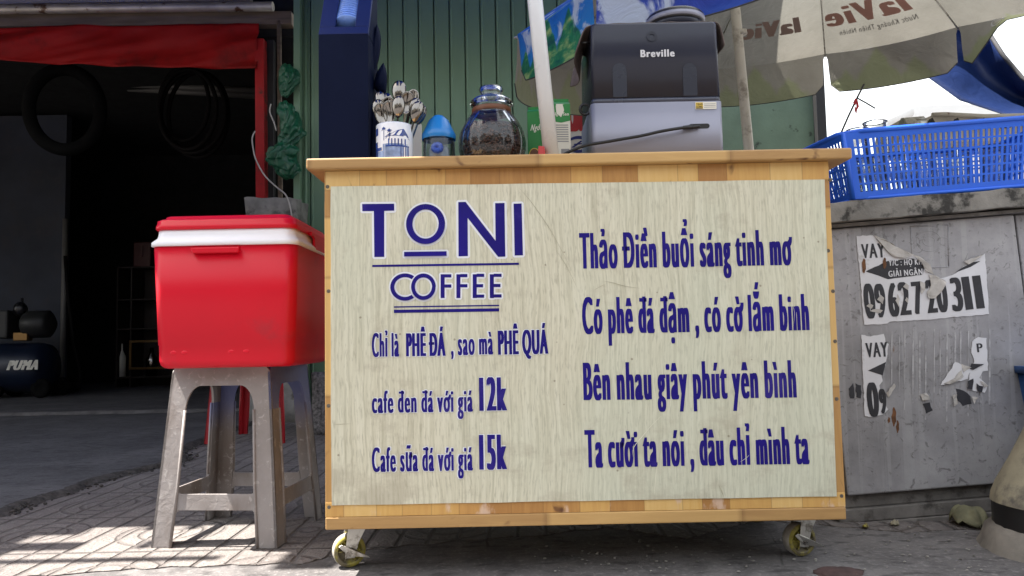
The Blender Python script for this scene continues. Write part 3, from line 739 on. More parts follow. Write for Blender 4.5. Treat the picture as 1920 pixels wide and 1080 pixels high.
mb = MB()
bm = bmesh.new(); xs = 64
def ctop(u, v): return Vector((0, 0, 0))
mb.box(-.4775, .804, 1.708, 2.33, CZ1+.0005, TOPZ); mb.build('countertop', M['wood_top'], CT, bevel=.005, seg=3)
# laminated sign sheet
SY = CY-.0035
def outline():
    o = []
    for i in range(25): x = -.4235+1.1605*i/24; o.append((x, .1725-.0018*i/24+.0012*mnoise.noise((x*9, 0, 0))))
    o[-1] = (.7355, .170)
    for i in range(1, 13): z = .170+.736*i/12; o.append((.7355+.0075*i/12+.001*mnoise.noise((0, z*7, 1)), z))
    for i in range(24, -1, -1): x = -.4235+1.1665*i/24; o.append((x, .9135-.007*(i/24)+.001*mnoise.noise((x*8, 5, 0))))
    for i in range(11, 0, -1): z = .1725+.741*i/12; o.append((-.4245+.0012*mnoise.noise((3, z*6, 1)), z))
    return o
mb = MB(); mb.prism([(x, SY, z) for x, z in outline()], (0, .003, 0)); SG = mb.build('sign_sheet', M['sign'], CT)
# lettering on the sheet
pxm = (P(1200, 640, CY).x-P(1199, 640, CY).x)
def S(u, v, d): return Vector((u, SY-.0006-d, v))
def SP(px, py): p = P(px, py, CY); return p.x, p.z
def line(mb, s, xl, yl, xr, yr, captop, shifts, shear=0, mi=0, d0=0):
    a = SP(xl, yl); b = SP(xr, yr); t = SP(xl, captop)
    sl = (b[1]-a[1])/(b[0]-a[0])
    letters(mb, s, lambda u, v, d: S(u, v+(u-a[0])*sl, d), a[0], b[0], a[1], t[1]-a[1], shifts, mi, shear, d0)
W = pxm
verse = thing  # (the lettering is part of the sheet)
for s, xl, yl, xr, yr, ct in (('Thảo Điền buổi sáng tinh mơ', 1087, 504, 1486, 497, 437.5), ('Có phê đá đậm , có cờ lắm binh', 1092, 626, 1517, 619, 558),
                              ('Bên nhau giây phút yên bình', 1094, 750, 1493, 745, 680), ('Ta cười ta nói , đâu chỉ mình ta', 1097, 876, 1517, 869, 806)):
    mb = MB(); line(mb, s, xl, yl, xr, yr, ct, sideways(2.0*W, 7)); mb.build('verse_line', M['ink'], SG)
for s, xl, yl, xr, yr, ct, bw in (('Chỉ là ', 698, 669, 749, 668, 625, 1.2), ('PHÊ ĐÁ', 762, 668, 836, 667, 625, 1.75), (', sao mà', 846, 666, 925, 664, 622, 1.2), ('PHÊ QUÁ', 934, 665, 1028, 663, 620, 1.75),
                                  ('cafe đen đá với giá', 698, 774, 887, 771, 733, 1.25), ('12k', 899, 770, 951, 769, 708, 2.6),
                                  ('Cafe sữa đá với giá', 698, 884, 887, 881, 839, 1.25), ('15k', 899, 880, 951, 879, 815, 2.6)):
    mb = MB(); base = sideways(bw*W, 3)
    line(mb, s, xl, yl, xr, yr, ct, dil(base, 1.3*W, 8), 0, 1, -.0005)
    line(mb, s, xl, yl, xr, yr, ct, sideways(bw*W, 5), 0, 0, .0008)
    mb.build('price_line', [M['ink'], M['inkwhite']], SG)
# big title letters drawn as plain geometric shapes
def poly(mb, pts, mi, d, du=0, dv=0):
    v = []
    for x, y in pts: u, z = SP(x, y); v.append(S(u+du, z+dv, d))
    mb.add(v, [list(range(len(v)))[::-1]], mi)
def ring(cx, cyy, ro, ri, ry=1.0, a0=0, a1=360, n=48):
    o = [(cx+ro*math.cos(rad(a0+(a1-a0)*i/n)), cyy-ro*ry*math.sin(rad(a0+(a1-a0)*i/n))) for i in range(n+1)]
    i_ = [(cx+ri[0]*math.cos(rad(a0+(a1-a0)*i/n)), cyy-ri[1]*math.sin(rad(a0+(a1-a0)*i/n))) for i in range(n+1)]
    return [(o[i], o[i+1], i_[i+1], i_[i]) for i in range(n)]
def rc(x0, x1, y0, y1, sl=-.015): return [(x0, y1), (x1, y1+sl*(x1-x0)), (x1, y0+sl*(x1-x0)), (x0, y0)]
T_ = [[(679.7, 383), (739.5, 382.5), (739.7, 395.5), (721, 396), (721, 482), (702.5, 482.3), (701.5, 396.3), (680, 396.5)]]
O_ = ring(798.5, 420.8, 36.5, (24.5, 27.3), 1.03) + [rc(758.5, 838, 473, 481.7)]
N_ = [[(859.5, 379.5), (873, 379), (929.3, 452), (928.5, 381.5), (946, 381), (947.5, 481.5), (934, 482), (877, 409), (877.5, 480.5), (860, 481)]]
I_ = [[(963, 382.5), (978, 382), (980.5, 479), (965, 479.5)]]
rule = [rc(698.5, 973, 497, 501), rc(739, 936, 574.5, 577.0), rc(739, 936, 581.0, 587.0)]
def capE(x0, x1, arms): return [rc(x0, x0+7.5, 514.5, 559, 0)] + [rc(x0+7.5, x1-(2 if k == 1 and len(arms) == 3 else 0), y, y+6, 0) for k, y in enumerate(arms)]
COF = [ring(760, 538.5, 27.5, (20, 18.5), .93, 52, 308, 36), ring(794.5, 538, 23, (16, 17.5), 1.08),
       capE(826.5, 846.5, (514.5, 533.5)), capE(856, 876.5, (514, 533)), capE(886.5, 908, (513.5, 533, 552.5)), capE(918.5, 940.5, (513.5, 532.5, 552))]
title = []
for gl, wo in ((T_, 4.0), (O_, 3.6), (N_, 4.0), (I_, 4.0)):
    mb = MB()
    for i, (du, dv) in enumerate(ringshift(wo*W, 14)):
        for p in gl: poly(mb, p, 1, -.0005+i*2.5e-5, du, dv)
    for k, p in enumerate(gl): poly(mb, p, 0, .0004+k*8e-5)
    mb.build('title_letter', [M['ink'], M['inkwhite']], SG)
for gl in COF:
    mb = MB()
    for i, (du, dv) in enumerate(ringshift(3.2*W, 12)):
        for p in gl: poly(mb, p, 1, -.0005+i*2.5e-5, du, dv)
    for k, p in enumerate(gl): poly(mb, p, 0, .0004+k*8e-5)
    mb.build('title_letter', [M['ink'], M['inkwhite']], SG)
for p in rule:
    mb = MB(); poly(mb, p, 0, .0002); mb.build('rule_line', M['ink'], SG)
# scratches and creases in the film
M['scratch'] = mat('scratched film', (.30, .27, .19), .6, var=.3, vscale=40)
M['scratch_l'] = mat('creased film', (.72, .70, .58), .4, var=.1)
for q, w_, m__ in ((((972, 352), (990, 372), (1012, 402), (1040, 446), (1078, 520)), .8, 'scratch'), (((1130, 527), (1150, 531), (1172, 537), (1200, 541)), .9, 'scratch'), (((1042, 470), (1060, 496), (1082, 540)), .6, 'scratch'),
                   (((1240, 779), (1222, 796), (1206, 815), (1188, 838), (1186, 856)), 1.3, 'scratch_l'), (((1231, 872), (1228, 900), (1226, 928)), 1.0, 'scratch_l'), (((1346, 908), (1352, 920), (1356, 932)), 1.0, 'scratch'), (((626, 796), (640, 795), (660, 794)), .7, 'scratch'), (((1112, 545), (1124, 538), (1136, 533)), .5, 'scratch'),
                   (((1386, 866), (1398, 858), (1404, 852)), .7, 'scratch_l'), (((880, 888), (884, 905), (880, 921)), .6, 'scratch'), (((1480, 560), (1488, 585), (1486, 612)), .5, 'scratch_l')):
    pts = smooth_pts(q); mb = MB(); a_ = []; b_ = []
    for i, (x, y) in enumerate(pts):
        u, z = SP(x, y); t = w_*W*.5*math.sin(math.pi*(i+.5)/len(pts)); j = min(i+1, len(pts)-1); dx, dy = pts[j][0]-pts[max(0, j-1)][0], pts[j][1]-pts[max(0, j-1)][1]; l_ = math.hypot(dx, dy)
        a_.append(S(u+t*dy/l_, z+t*dx/l_, .0012)); b_.append(S(u-t*dy/l_, z-t*dx/l_, .0012))
    n_ = len(a_); mb.add(a_+b_, [(i, i+1, n_+i+1, n_+i) for i in range(n_-1)]); mb.build('scratch', M[m__], SG)
# screws
for px, py in ((614, 350), (616, 546), (616, 761), (617, 951), (1557, 337), (1562, 546), (1569, 748), (1578, 930), (1553, 470), (1566, 640)):
    p = P(px, py, CY); mb = MB()
    mb.lathe((p.x, CY-.0008, p.z), [(0, .0), (.0042, .0), (.0046, .0009), (.0046, .003)], 14, mtx=Matrix.Rotation(rad(-90), 3, 'X'), smooth=False)
    mb.box(p.x-.003, p.x+.003, CY-.0011, CY-.0005, p.z-.0005, p.z+.0005); mb.build('screw', M['screw'], CT)
# castors
def caster(cx, cyy, yaw, first):
    Rz = Matrix.Rotation(yaw, 3, 'Z'); c = Vector((cx, cyy, .040))
    tr = lambda v: c + Rz @ Vector(v)
    fk = MB()
    for s_ in (-1, 1):
        pl = [(-.012, s_*.019, .01), (-.014, s_*.019, -.014), (.010, s_*.019, -.016), (.020, s_*.019, .02), (.046, s_*.019, .068), (-.004, s_*.019, .068)]
        fk.prism([tr(p) for p in pl], Rz @ Vector((0, s_*.003, 0)))
    fk.prism([tr(p) for p in ((-.006, -.022, .066), (.05, -.022, .066), (.05, .022, .066), (-.006, .022, .066))], (0, 0, .005))
    fk.lathe(tr((.022, 0, .068)), [(.02, 0), (.02, .008), (.0, .008)], 16)
    F = fk.build('caster_fork', M['zinc'], CT, bevel=.001)
    mb = MB(); mb.prism([tr(p) for p in ((-.015, -.035, .074), (.06, -.035, .074), (.06, .035, .074), (-.015, .035, .074))], (0, 0, .0025)); mb.build('mount_plate', M['zinc'], F)
    Rw = Rz @ Matrix.Rotation(rad(90), 3, 'X')
    mb = MB(); mb.lathe(c, [(.030, -.0155), (.036, -.0150), (.039, -.011), (.040, 0), (.039, .011), (.036, .015), (.030, .0155)], 40, mtx=Rw)
    T = mb.build('caster_wheel', M['tread'], CT)
    mb = MB()
    for sg in (-1, 1):
        mb.lathe(c, [(.031, sg*.0152), (.029, sg*.0155), (.028, sg*.009), (.013, sg*.008), (.012, sg*.0165), (.0, sg*.0165)], 40, mtx=Rw)
        for k in range(6):
            a = k*math.pi/3; q = Rw @ Vector((.012*math.cos(a), .012*math.sin(a), sg*.012)); r_ = Rw @ Vector((.029*math.cos(a), .029*math.sin(a), sg*.012))
            mb.tube([c+q, c+r_], .0022, 6)
    mb.lathe(c, [(.0385, .0125), (.0362, .0158), (.030, .0162)], 40, mtx=Rw); mb.lathe(c, [(.0385, -.0125), (.0362, -.0158), (.030, -.0162)], 40, mtx=Rw)
    mb.build('wheel_hub', M['yellow'], T)
    mb = MB(); mb.tube([tr((0, -.030, 0)), tr((0, .030, 0))], .0045, 10); mb.lathe(tr((0, -.0225, 0)), [(.0, .0045), (.0085, .0045), (.0085, 0)], 6, mtx=Rw, smooth=False); mb.build('axle', M['steel'], F)
    mb = MB(); mb.prism([tr(p) for p in ((-.030, -.0235, .016), (-.022, -.0235, .020), (.006, -.0235, .008), (.038, -.040, -.010), (.042, -.040, -.014), (.0, -.0235, -.009), (-.018, -.0235, .004))], Rz @ Vector((0, -.0025, 0))); mb.build('brake_lever', M['zinc'], F, bevel=.0006)
caster(-.411, 1.845, rad(24), 1); caster(.695, 1.862, rad(16), 0); caster(-.40, 2.2, rad(40), 0); caster(.70, 2.2, rad(-30), 0)

# ================================================================== STOOLS AND COOLER
def stool(name, cx, cyy, yaw, H, wb, wt, mats, label, grp=None, back=None, rise=0, bars=True, lw=.66):
    t = thing(name, (cx, cyy, 0), label, 'stool', grp)
    def side_frame(k):
        R = Matrix.Rotation(yaw + k*math.pi/2, 3, 'Z')
        def f(u, v, d=0):
            W_ = wb+(wt-wb)*v/H
            return Vector((cx, cyy, rise)) + R @ Vector((u*W_, -(W_)+d, v))
        return f
    th = .007
    fr = [side_frame(k) for k in range(4)]
    top = MB()
    for k in range(4):
        f = fr[k]
        fl = .30
        pts = [(-1, H-.012), (-.93, H)] + [(.93, H), (1, H-.012)] + [(1, H-.115)]
        arc = []
        ui, ua = 1-.37, 1-.40
        for i in range(9):
            a = math.pi/2*i/8
            arc.append((.63-.22*(math.sin(a)), H-.115+.062*(1-math.cos(a)) if False else H-.115+.067*math.sin(a)))
        arc = [(lw-.26*(1-math.cos(math.pi/2*i/8)), H-.115+.066*math.sin(math.pi/2*i/8)) for i in range(9)]
        pts += arc + [(-u, v) for u, v in arc[::-1]] + [(-1, H-.115)]
        A = [f(u, v) for u, v in pts]; B = [f(u, v, th) for u, v in pts]; n = len(A)
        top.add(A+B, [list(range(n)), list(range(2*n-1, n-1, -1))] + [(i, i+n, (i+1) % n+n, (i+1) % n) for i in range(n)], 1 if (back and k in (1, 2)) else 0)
    R = Matrix.Rotation(yaw, 3, 'Z'); W_ = wt*.97
    def dome(u, v):
        x, y = (u*2-1), (v*2-1); return Vector((cx, cyy, rise)) + R @ Vector((x*W_, y*W_, H-.004+.004*(1-x**4)*(1-y**4)))
    top.grid(dome, 12, 12)
    top.build('seat', mats, t)
    for k in range(4):
        lg = MB()
        for f, sg in ((fr[k], 1), (fr[(k+1) % 4], -1)):
            pts = [(sg*1, H-.115), (sg*lw, H-.115), (sg*lw, .16), (sg*(lw+.03), .0), (sg*1, .0)]
            A = [f(u, v) for u, v in pts]; B = [f(u, v, th) for u, v in pts]; n = len(A)
            lg.add(A+B, [list(range(n)), list(range(2*n-1, n-1, -1))] + [(i, i+n, (i+1) % n+n, (i+1) % n) for i in range(n)])
            e = [f(sg*.66, v) for v in (H-.116, .16)]
            lg.tube([f(sg*lw, H-.115), f(sg*lw, .16), f(sg*(lw+.03), .0)], .0045, 6)
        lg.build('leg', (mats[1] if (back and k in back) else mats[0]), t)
    for k in range(4 if bars else 0):
        f = fr[k]; sp = MB()
        pts = [(-.655, .145), (-.60, .139), (.60, .139), (.655, .145), (.675, .085), (.61, .096), (-.61, .096), (-.675, .085)]
        A = [f(u, v, .001) for u, v in pts]; B = [f(u, v, th) for u, v in pts]; n = len(A)
        sp.add(A+B, [list(range(n)), list(range(2*n-1, n-1, -1))] + [(i, i+n, (i+1) % n+n, (i+1) % n) for i in range(n)])
        sp.build('stretcher', mats[0], t, bevel=.001)
    return t
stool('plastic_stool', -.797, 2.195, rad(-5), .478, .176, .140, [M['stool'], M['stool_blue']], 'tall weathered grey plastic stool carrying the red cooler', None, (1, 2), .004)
stool('plastic_stool', -1.455, 4.28, rad(-6), .46, .222, .19, [M['red_stool'], M['red_stool']], 'dark red plastic stool standing behind the grey stool', None, None, .005, False, .82)

KX, KY, KZ = -.775, 2.185, .483
CL = thing('cooler_box', (KX, KY, KZ), 'bright red plastic cooler box with a white rim on the grey stool', 'cooler')
def rrect(hx, hy, r, n=8):
    o = []
    for cx, cyy, a0 in ((hx-r, hy-r, 0), (-hx+r, hy-r, 90), (-hx+r, -hy+r, 180), (hx-r, -hy+r, 270)):
        for i in range(n+1):
            a = rad(a0+90*i/n); o.append((cx+r*math.cos(a), cyy+r*math.sin(a)))
    return o
def shell(mb, levels, mi=0, yaw=0, cx=KX, cyy=KY, cap=True):
    """levels: (z, half x, half y, corner r)"""
    R = Matrix.Rotation(yaw, 3, 'Z'); n = None; vs = []
    for z, hx, hy, r in levels:
        q = rrect(hx, hy, r); n = len(q); vs += [Vector((cx, cyy, z)) + R @ Vector((x, y, 0)) for x, y in q]
    fs = [(l*n+i, l*n+(i+1) % n, (l+1)*n+(i+1) % n, (l+1)*n+i) for l in range(len(levels)-1) for i in range(n)]
    o = mb.add(vs, fs, mi, True)
    if cap:
        mb.f.append([o+i for i in range(n)][::-1]); mb.m.append(mi); mb.sm.append(False)
        mb.f.append([o+(len(levels)-1)*n+i for i in range(n)]); mb.m.append(mi); mb.sm.append(False)
HX, HY = .200, .215
mb = MB(); shell(mb, [(KZ+.0005, HX-.035, HY-.035, .02), (KZ+.003, HX-.026, HY-.026, .026), (KZ+.010, HX-.019, HY-.019, .03), (KZ+.022, HX-.0165, HY-.0165, .03), (KZ+.063, HX-.0155, HY-.0155, .03), (KZ+.0645, HX-.0140, HY-.0140, .03), (KZ+.2, HX-.009, HY-.009, .03), (KZ+.334, HX-.004, HY-.004, .03)])
mb.build('body', M['red'], CL)
mb = MB(); shell(mb, [(KZ+0.3290, HX-.002, HY-.002, .03), (KZ+0.3305, HX+.001, HY+.001, .03), (KZ+0.3400, HX+.001, HY+.001, .03), (KZ+0.3450, HX-.003, HY-.003, .03), (KZ+0.3530, HX-.010, HY-.010, .03), (KZ+0.3620, HX-.012, HY-.012, .03), (KZ+0.3760, HX-.013, HY-.013, .03)])
mb.build('rim', M['white_plastic'], CL)
mb = MB(); shell(mb, [(KZ+0.3745, HX-.010, HY-.010, .03), (KZ+0.3780, HX-.007, HY-.007, .03), (KZ+0.3870, HX-.007, HY-.007, .03), (KZ+0.3880, HX-.0085, HY-.0085, .03), (KZ+0.4000, HX-.010, HY-.010, .03), (KZ+0.4040, HX-.016, HY-.016, .03), (KZ+0.4060, HX-.024, HY-.024, .028), (KZ+0.4130, HX-.028, HY-.028, .026), (KZ+0.4150, HX-.034, HY-.034, .02)])
LD = mb.build('lid', M['red'], CL)
a = KX+HX-.0065; mb = MB(); mb.prism([(a, KY-.07, KZ+.383), (a, KY+.1, KZ+.383), (a, KY+.1, KZ+.335), (a, KY-.02, KZ+.335), (a, KY-.035, KZ+.345), (a, KY-.035, KZ+.365), (a, KY-.05, KZ+.372), (a, KY-.07, KZ+.372)][::-1], (.008, 0, 0)); mb.build('lid_latch', M['red'], LD, bevel=.002)
mb = MB(); yb = KY-HY+.004
mb.hexa([(KX-.078, yb-.010, KZ+.308), (KX+.045, yb-.010, KZ+.308), (KX+.045, yb+.01, KZ+.306), (KX-.078, yb+.01, KZ+.306), (KX-.084, yb-.010, KZ+.3235), (KX+.048, yb-.010, KZ+.3235), (KX+.048, yb+.01, KZ+.3235), (KX-.084, yb+.01, KZ+.3235)])
mb.build('grip', M['red'], CL, bevel=.003)
for dx in (-.135, -.105, .02, .06):
    mb = MB(); mb.ellipsoid((KX+dx, KY-HY+.0165, KZ+.043), (.009, .002, .006), 14, 8); mb.build('foot_dimple', M['red'], CL)

# ================================================================== THINGS ON THE COUNTER
Z = TOPZ + .0005
# navy lid dispenser
DY = 1.93; x0, x1 = P(597, 200, DY).x, P(691, 200, DY).x; zt = P(640, 64, DY).z
BX = thing('lid_dispenser', ((x0+x1)/2, DY+.12, Z), 'tall dark navy dispenser box with a sloped slotted top on the counter', 'dispenser')
mb = MB(); mb.hexa([(x0, DY, Z), (x1, DY, Z), (x1, DY+.14, Z), (x0, DY+.14, Z), (x0, DY, zt), (x1, DY, zt), (x1, DY+.14, zt), (x0, DY+.14, zt)]); mb.build('case', M['navy'], BX, bevel=.002)
# sloped fronts each side of the slot
sl = Vector((0, .055, .115)); zt2 = zt+.001
L0, R0 = x0, x1; s0, s1 = x0+.042, x0+.096; up = .045
nrm = Vector((0, .012, -.004))
mb = MB()
def slope(u0, u1, t0, t1): mb.prism([Vector((u0, DY, zt2))+sl*t0, Vector((u1, DY, zt2))+sl*t0, Vector((u1, DY, zt2))+sl*t1, Vector((u0, DY, zt2))+sl*t1], nrm)
slope(x0, x1, 0, .22); slope(x0, s0, .2205, 1.7); slope(s1, x1, .2205, 1.7)
mb.build('hood', M['navy_edge'], BX, bevel=.0015)
for xx in (x0, x1-.006):
    mb = MB(); mb.prism([(xx, DY+.013, zt2), (xx, DY+.14, zt2), (xx, DY+.14, zt2+.2), (xx, DY+.109, zt2+.2)], (.006, 0, 0)); mb.build('cheek', M['navy'], BX)
mb = MB()
for i in range(16):
    c = Vector(((s0+s1)/2, DY+.058+.0052*i, zt2+.040+.0085*i)); mt = Matrix.Rotation(rad(-30), 3, 'X')
    mb.lathe(c, [(.0, 0), (.041, 0), (.043, .003), (.041, .006), (.0, .005)], 28, mtx=mt)
ST = mb.build('lid_stack', M['lids']); tag(ST, 'stack of clear drink lids painted as lit blue inside the navy dispenser slot', 'lids')
mb = MB(); mb.prism([(x1+.0005, DY+.02, Z), (x1+.0005, DY+.17, Z), (x1+.0005, DY+.17, P(700, 172, DY).z), (x1+.0005, DY+.05, P(700, 185, DY).z)], (.016, 0, 0)); mb.build('side_rack', M['navy'], BX, bevel=.002)
for dd, lf in ((.105, ((737, 115), (750, 150), (755, 200), (748, 270), (728, 345), (712, 380), (700, 330), (700, 250), (712, 180))), (.085, ((768, 300), (780, 335), (785, 370), (781, 440), (765, 452), (740, 445), (722, 410), (735, 350)))):
    q_ = smooth([(420+x/2.571, y/2.571) for x, y in lf], 4); mb = MB(); n_ = len(q_)
    for t, ins in ((0, .0), (1, .35)):
        pass
    cx_, cy_ = sum(x for x, y in q_)/n_, sum(y for x, y in q_)/n_
    ro = [P(x, y, DY+dd) for x, y in q_]; ri = [P(cx_+(x-cx_)*.62, cy_+(y-cy_)*.70, DY+dd-.022) for x, y in q_]
    mb.add(ro+ri, [(a_, (a_+1) % n_, n_+(a_+1) % n_, n_+a_) for a_ in range(n_)]+[[n_+a_ for a_ in range(n_)]], 0, True)
    mb.add([p+Vector((0, .004, 0)) for p in ro], [list(range(n_))[::-1]]); mb.build('cup_pocket', M['navy'], BX)

# china mug
mg = P(740, 260, 1.90); mx_, my_ = mg.x, 1.90; mr = .048; mt_ = P(740, 235, my_-.01).z
MG = thing('mug', (mx_, my_, Z), 'blue and white china mug with a pagoda scene, full of spoons', 'mug')
mb = MB(); mb.lathe((mx_, my_, 0), [(0, Z+.001), (mr-.004, Z+.001), (mr-.001, Z+.004), (mr, Z+.01), (mr, mt_-.003), (mr-.0015, mt_), (mr-.004, mt_-.002), (mr-.004, Z+.01), (0, Z+.008)], 48); mb.build('body', M['china'], MG)
def mugpt(px, py, lift=.0004):
    # wrap the painted motif round the mug wall
    u = (px-740)/36.0; a = math.asin(max(-.98, min(.98, u))); z = P(740, py, my_-mr).z
    return Vector((mx_+(mr+lift)*math.sin(a), my_-(mr+lift)*math.cos(a), z))
def motif(polys, m, name, lift):
    mb = MB()
    for q in polys:
        # subdivide so the motif follows the curve
        mb.add([mugpt(x, y, lift) for x, y in q], [list(range(len(q)))])
    mb.build(name, m, MG)
def R4(x0, x1, y0, y1, n=4):
    return [[(x0+(x1-x0)*i/n, y1), (x0+(x1-x0)*(i+1)/n, y1), (x0+(x1-x0)*(i+1)/n, y0), (x0+(x1-x0)*i/n, y0)] for i in range(n)]
motif(R4(722, 768, 268, 294, 6)+R4(708, 722, 281, 294, 3), M['chinapale'], 'painted_wash', .0003)
motif([[(726, 256), (734, 255), (740, 250), (736, 249)], [(734, 255), (746, 254), (752, 243), (744, 247)], [(746, 254), (758, 254), (762, 240), (752, 243)], [(758, 254), (770, 256), (768, 250), (762, 240)], [(730, 256), (770, 257), (771, 259), (728, 259)]]
      + [R4(x, x+2.2, 259, 272, 1)[0] for x in (733, 739, 745, 751, 757, 763)] + R4(728, 770, 271, 274, 5) + [[(718, 294), (722, 294), (746, 272), (741, 272)], [(726, 294), (729, 294), (752, 273), (749, 273)]]
      + [R4(x, x+1.5, 274, 294, 1)[0] for x in (756, 760, 764, 768)] + R4(710, 720, 274, 280, 3)
      + [R4(x, x+1, 240, 262, 1)[0] for x in (724, 735)] + [[(720, 240), (724, 236), (729, 240), (724.5, 241.5)], [(719, 244), (724, 238), (724, 241)], [(729, 244), (724.5, 238), (724.5, 241)], [(730, 244), (735, 241), (741, 244), (735.5, 246)], [(731, 249), (735, 243), (735, 246)], [(740, 249), (735.5, 243), (736, 246)]]
      + R4(707, 712, 236, 250, 1) + R4(706, 711, 262, 290, 1), M['chinablue'], 'painted_scene', .0008)

# spoons
def spoon(dx, dy, top_px, top_py, yaw, tilt, label, flip=1, s=1.0):
    base = Vector((mx_+dx*.3, my_+dy*.3, Z+.015)); tip = P(top_px, top_py, my_+dy)
    ax = (tip-base).normalized(); L_ = (tip-base).length
    t = thing('spoon', base, label, 'spoon', 'spoons standing in the china mug')
    side = ax.cross(Vector((math.sin(yaw), -math.cos(yaw), 0))).normalized(); nn = side.cross(ax).normalized()
    bl, bw = .056*s, .0165*s
    def bowl(u, v):
        th = u*2*math.pi; r = v
        y = math.cos(th)*r; x = math.sin(th)*r
        x *= 1+.16*y
        return tip - ax*(bl*.5) + ax*(y*bl*.5) + side*(x*bw) + nn*flip*(.009*s*(1-r*r))
    mb = MB(); mb.grid(bowl, 24, 6); mb.build('bowl', M['steel'], t, solid=.0009)
    mb = MB()
    p0 = tip-ax*bl*.97; pts = [base, base.lerp(p0, .5)+nn*.002, p0]
    vs = []; w_ = [.0045, .0026, .0024]
    for p, ww in zip(pts, w_): vs += [p-side*ww-nn*.0007, p+side*ww-nn*.0007, p+side*ww+nn*.0007, p-side*ww+nn*.0007]
    mb.add(vs, [(k*4+i, k*4+(i+1) % 4, k*4+4+(i+1) % 4, k*4+4+i) for k in range(2) for i in range(4)]+[(3, 2, 1, 0), (8, 9, 10, 11)], 0, False); mb.build('handle', M['steel'], t)
SPN = [(.00, .015, 749, 151, .1, 'tallest steel spoon, its bowl highest above the mug', 1, 1.12), (-.035, .01, 709, 171, -.3, 'small steel spoon at the upper left of the spoon bunch beside the navy box', 1, .95),
       (-.035, -.01, 707, 186, .3, 'spoon at the far left of the mug showing its dark bowl back', 1, 1.0), (-.03, -.025, 711, 192, -.1, 'front left spoon low in the bunch', -1, 1.05),
       (-.012, -.01, 727, 180, .2, 'spoon left of the tallest one with a dark bowl', -1, 1.05), (-.010, -.03, 728, 188, -.2, 'front spoon facing out left of the mug centre', -1, 1.1),
       (.006, -.03, 748, 180, .1, 'front middle spoon with a bright bowl', 1, 1.0), (.022, -.015, 766, 171, .3, 'spoon just right of the tallest one in the mug', -1, 1.1),
       (.036, .01, 776, 167, -.2, 'upper right spoon with a dark bowl back', -1, 1.05), (.03, -.01, 783, 184, .6, 'slanted spoon in the right middle of the mug', 1, 1.0),
       (.04, -.02, 788, 190, .4, 'front right spoon leaning outwards', 1, 1.05), (.046, .0, 796, 198, .9, 'rightmost spoon seen nearly edge on', 1, .95), (.02, .03, 772, 176, .0, 'rear right spoon half hidden by the other spoons', -1, 1.0), (-.02, .03, 723, 174, .0, 'rear left spoon half hidden behind the dark one', 1, 1.0)]
for q in SPN: spoon(q[0], q[1], q[2], q[3], q[4], 0, q[5], q[6], q[7])

# small jar with a domed blue lid
jx, jy = P(823, 260, 1.93).x, 1.93; jr = .0425; jz = P(823, 249, jy-.03).z
SJ = thing('lidded_jar', (jx, jy, Z), 'small glass jar with a blue domed lid between mug and bean jar', 'jar')
mb = MB(); mb.lathe((jx, jy, 0), [(0, Z+.001), (jr-.003, Z+.001), (jr, Z+.006), (jr, jz-.022), (jr-.002, jz-.016), (jr-.002, jz), (jr-.005, jz), (jr-.005, jz-.018), (jr-.003, jz-.024), (jr-.003, Z+.008), (0, Z+.006)], 40); mb.build('glass', M['glass_jar'], SJ)
mb = MB(); ap = P(823, 216, jy).z
mb.lathe((jx, jy, 0), [(jr+.0015, jz-.012), (jr+.0025, jz-.010), (jr+.0025, jz+.002), (jr-.003, jz+.012), (jr*.62, jz+(ap-jz)*.72), (jr*.30, ap-.003), (jr*.10, ap), (0, ap)], 40); mb.build('lid', M['bluelid'], SJ)
mb = MB()
for k in range(9):
    a = k*math.tau/9; mb.ellipsoid((jx+.010+.009*math.cos(a)-.012, jy-.029, Z+.069+.008*math.sin(a)), (.008, .006, .008), 10, 6)
tag(mb.build('blue_rosette', M['blueflower']), 'deep blue plastic rosette inside the small jar', 'rosette')

mb = MB(); mb.lathe((jx, jy+.006, Z+.0085), [(0, 0), (.024, 0), (.0265, .006), (.0265, .066), (.020, .074), (0, .078)], 28)  # pale cylinder added to make the jar look lighter inside
tag(mb.build('liner', M['liner']), 'pale bluish sugar added to lighten the small blue lidded jar inside', 'liner')
# big ribbed bean jar
gx, gy = P(922, 230, 1.96).x, 1.96; gz = Z
jt = P(922, 193, gy-.03).z; R_ = .0875
BJ = thing('bean_jar', (gx, gy, gz), 'big ribbed glass jar with a glass stopper holding coffee beans', 'jar')
hb = jt-gz
def rib(a, z): 
    t = (z-gz)/hb; return .03*abs(math.cos(a*7))*math.sin(math.pi*min(1, max(0, t*1.0)))
prof = [(0, .0), (.055, .0), (.064, .006), (.078, .03), (.0865, .06), (.0875, .078), (.083, .10), (.071, .122), (.056, .138), (.050, .146), (.050, .158), (.0475, .158), (.0475, .146), (.053, .136), (.068, .119), (.080, .098), (.0845, .077), (.0835, .06), (.075, .031), (.060, .009), (0, .006)]
k_ = hb/.158
mb = MB(); mb.lathe((gx, gy, gz), [(r, z*k_) for r, z in prof], 84, rib=lambda a, z: .045*abs(math.cos(a*7))*max(0, math.sin(math.pi*min(1, z/(.15*k_))))); mb.build('glass', M['glass_jar'], BJ)
mb = MB()
t0 = jt+.0008
lidp = [(0, -.012), (.046, -.012), (.0465, -.001), (.054, -.001), (.0585, .003), (.0575, .010), (.048, .018), (.036, .024), (.029, .028), (.0275, .033), (.031, .038), (.0335, .044), (.031, .050), (.022, .053), (0, .054), (0, .050), (.020, .049), (.029, .046), (.026, .036), (.024, .030), (.033, .020), (.045, .012), (.050, .006), (.044, .002), (.043, -.009), (0, -.009)]
mb.lathe((gx, gy, t0), lidp, 48); mb.build('stopper', M['glass'], BJ)
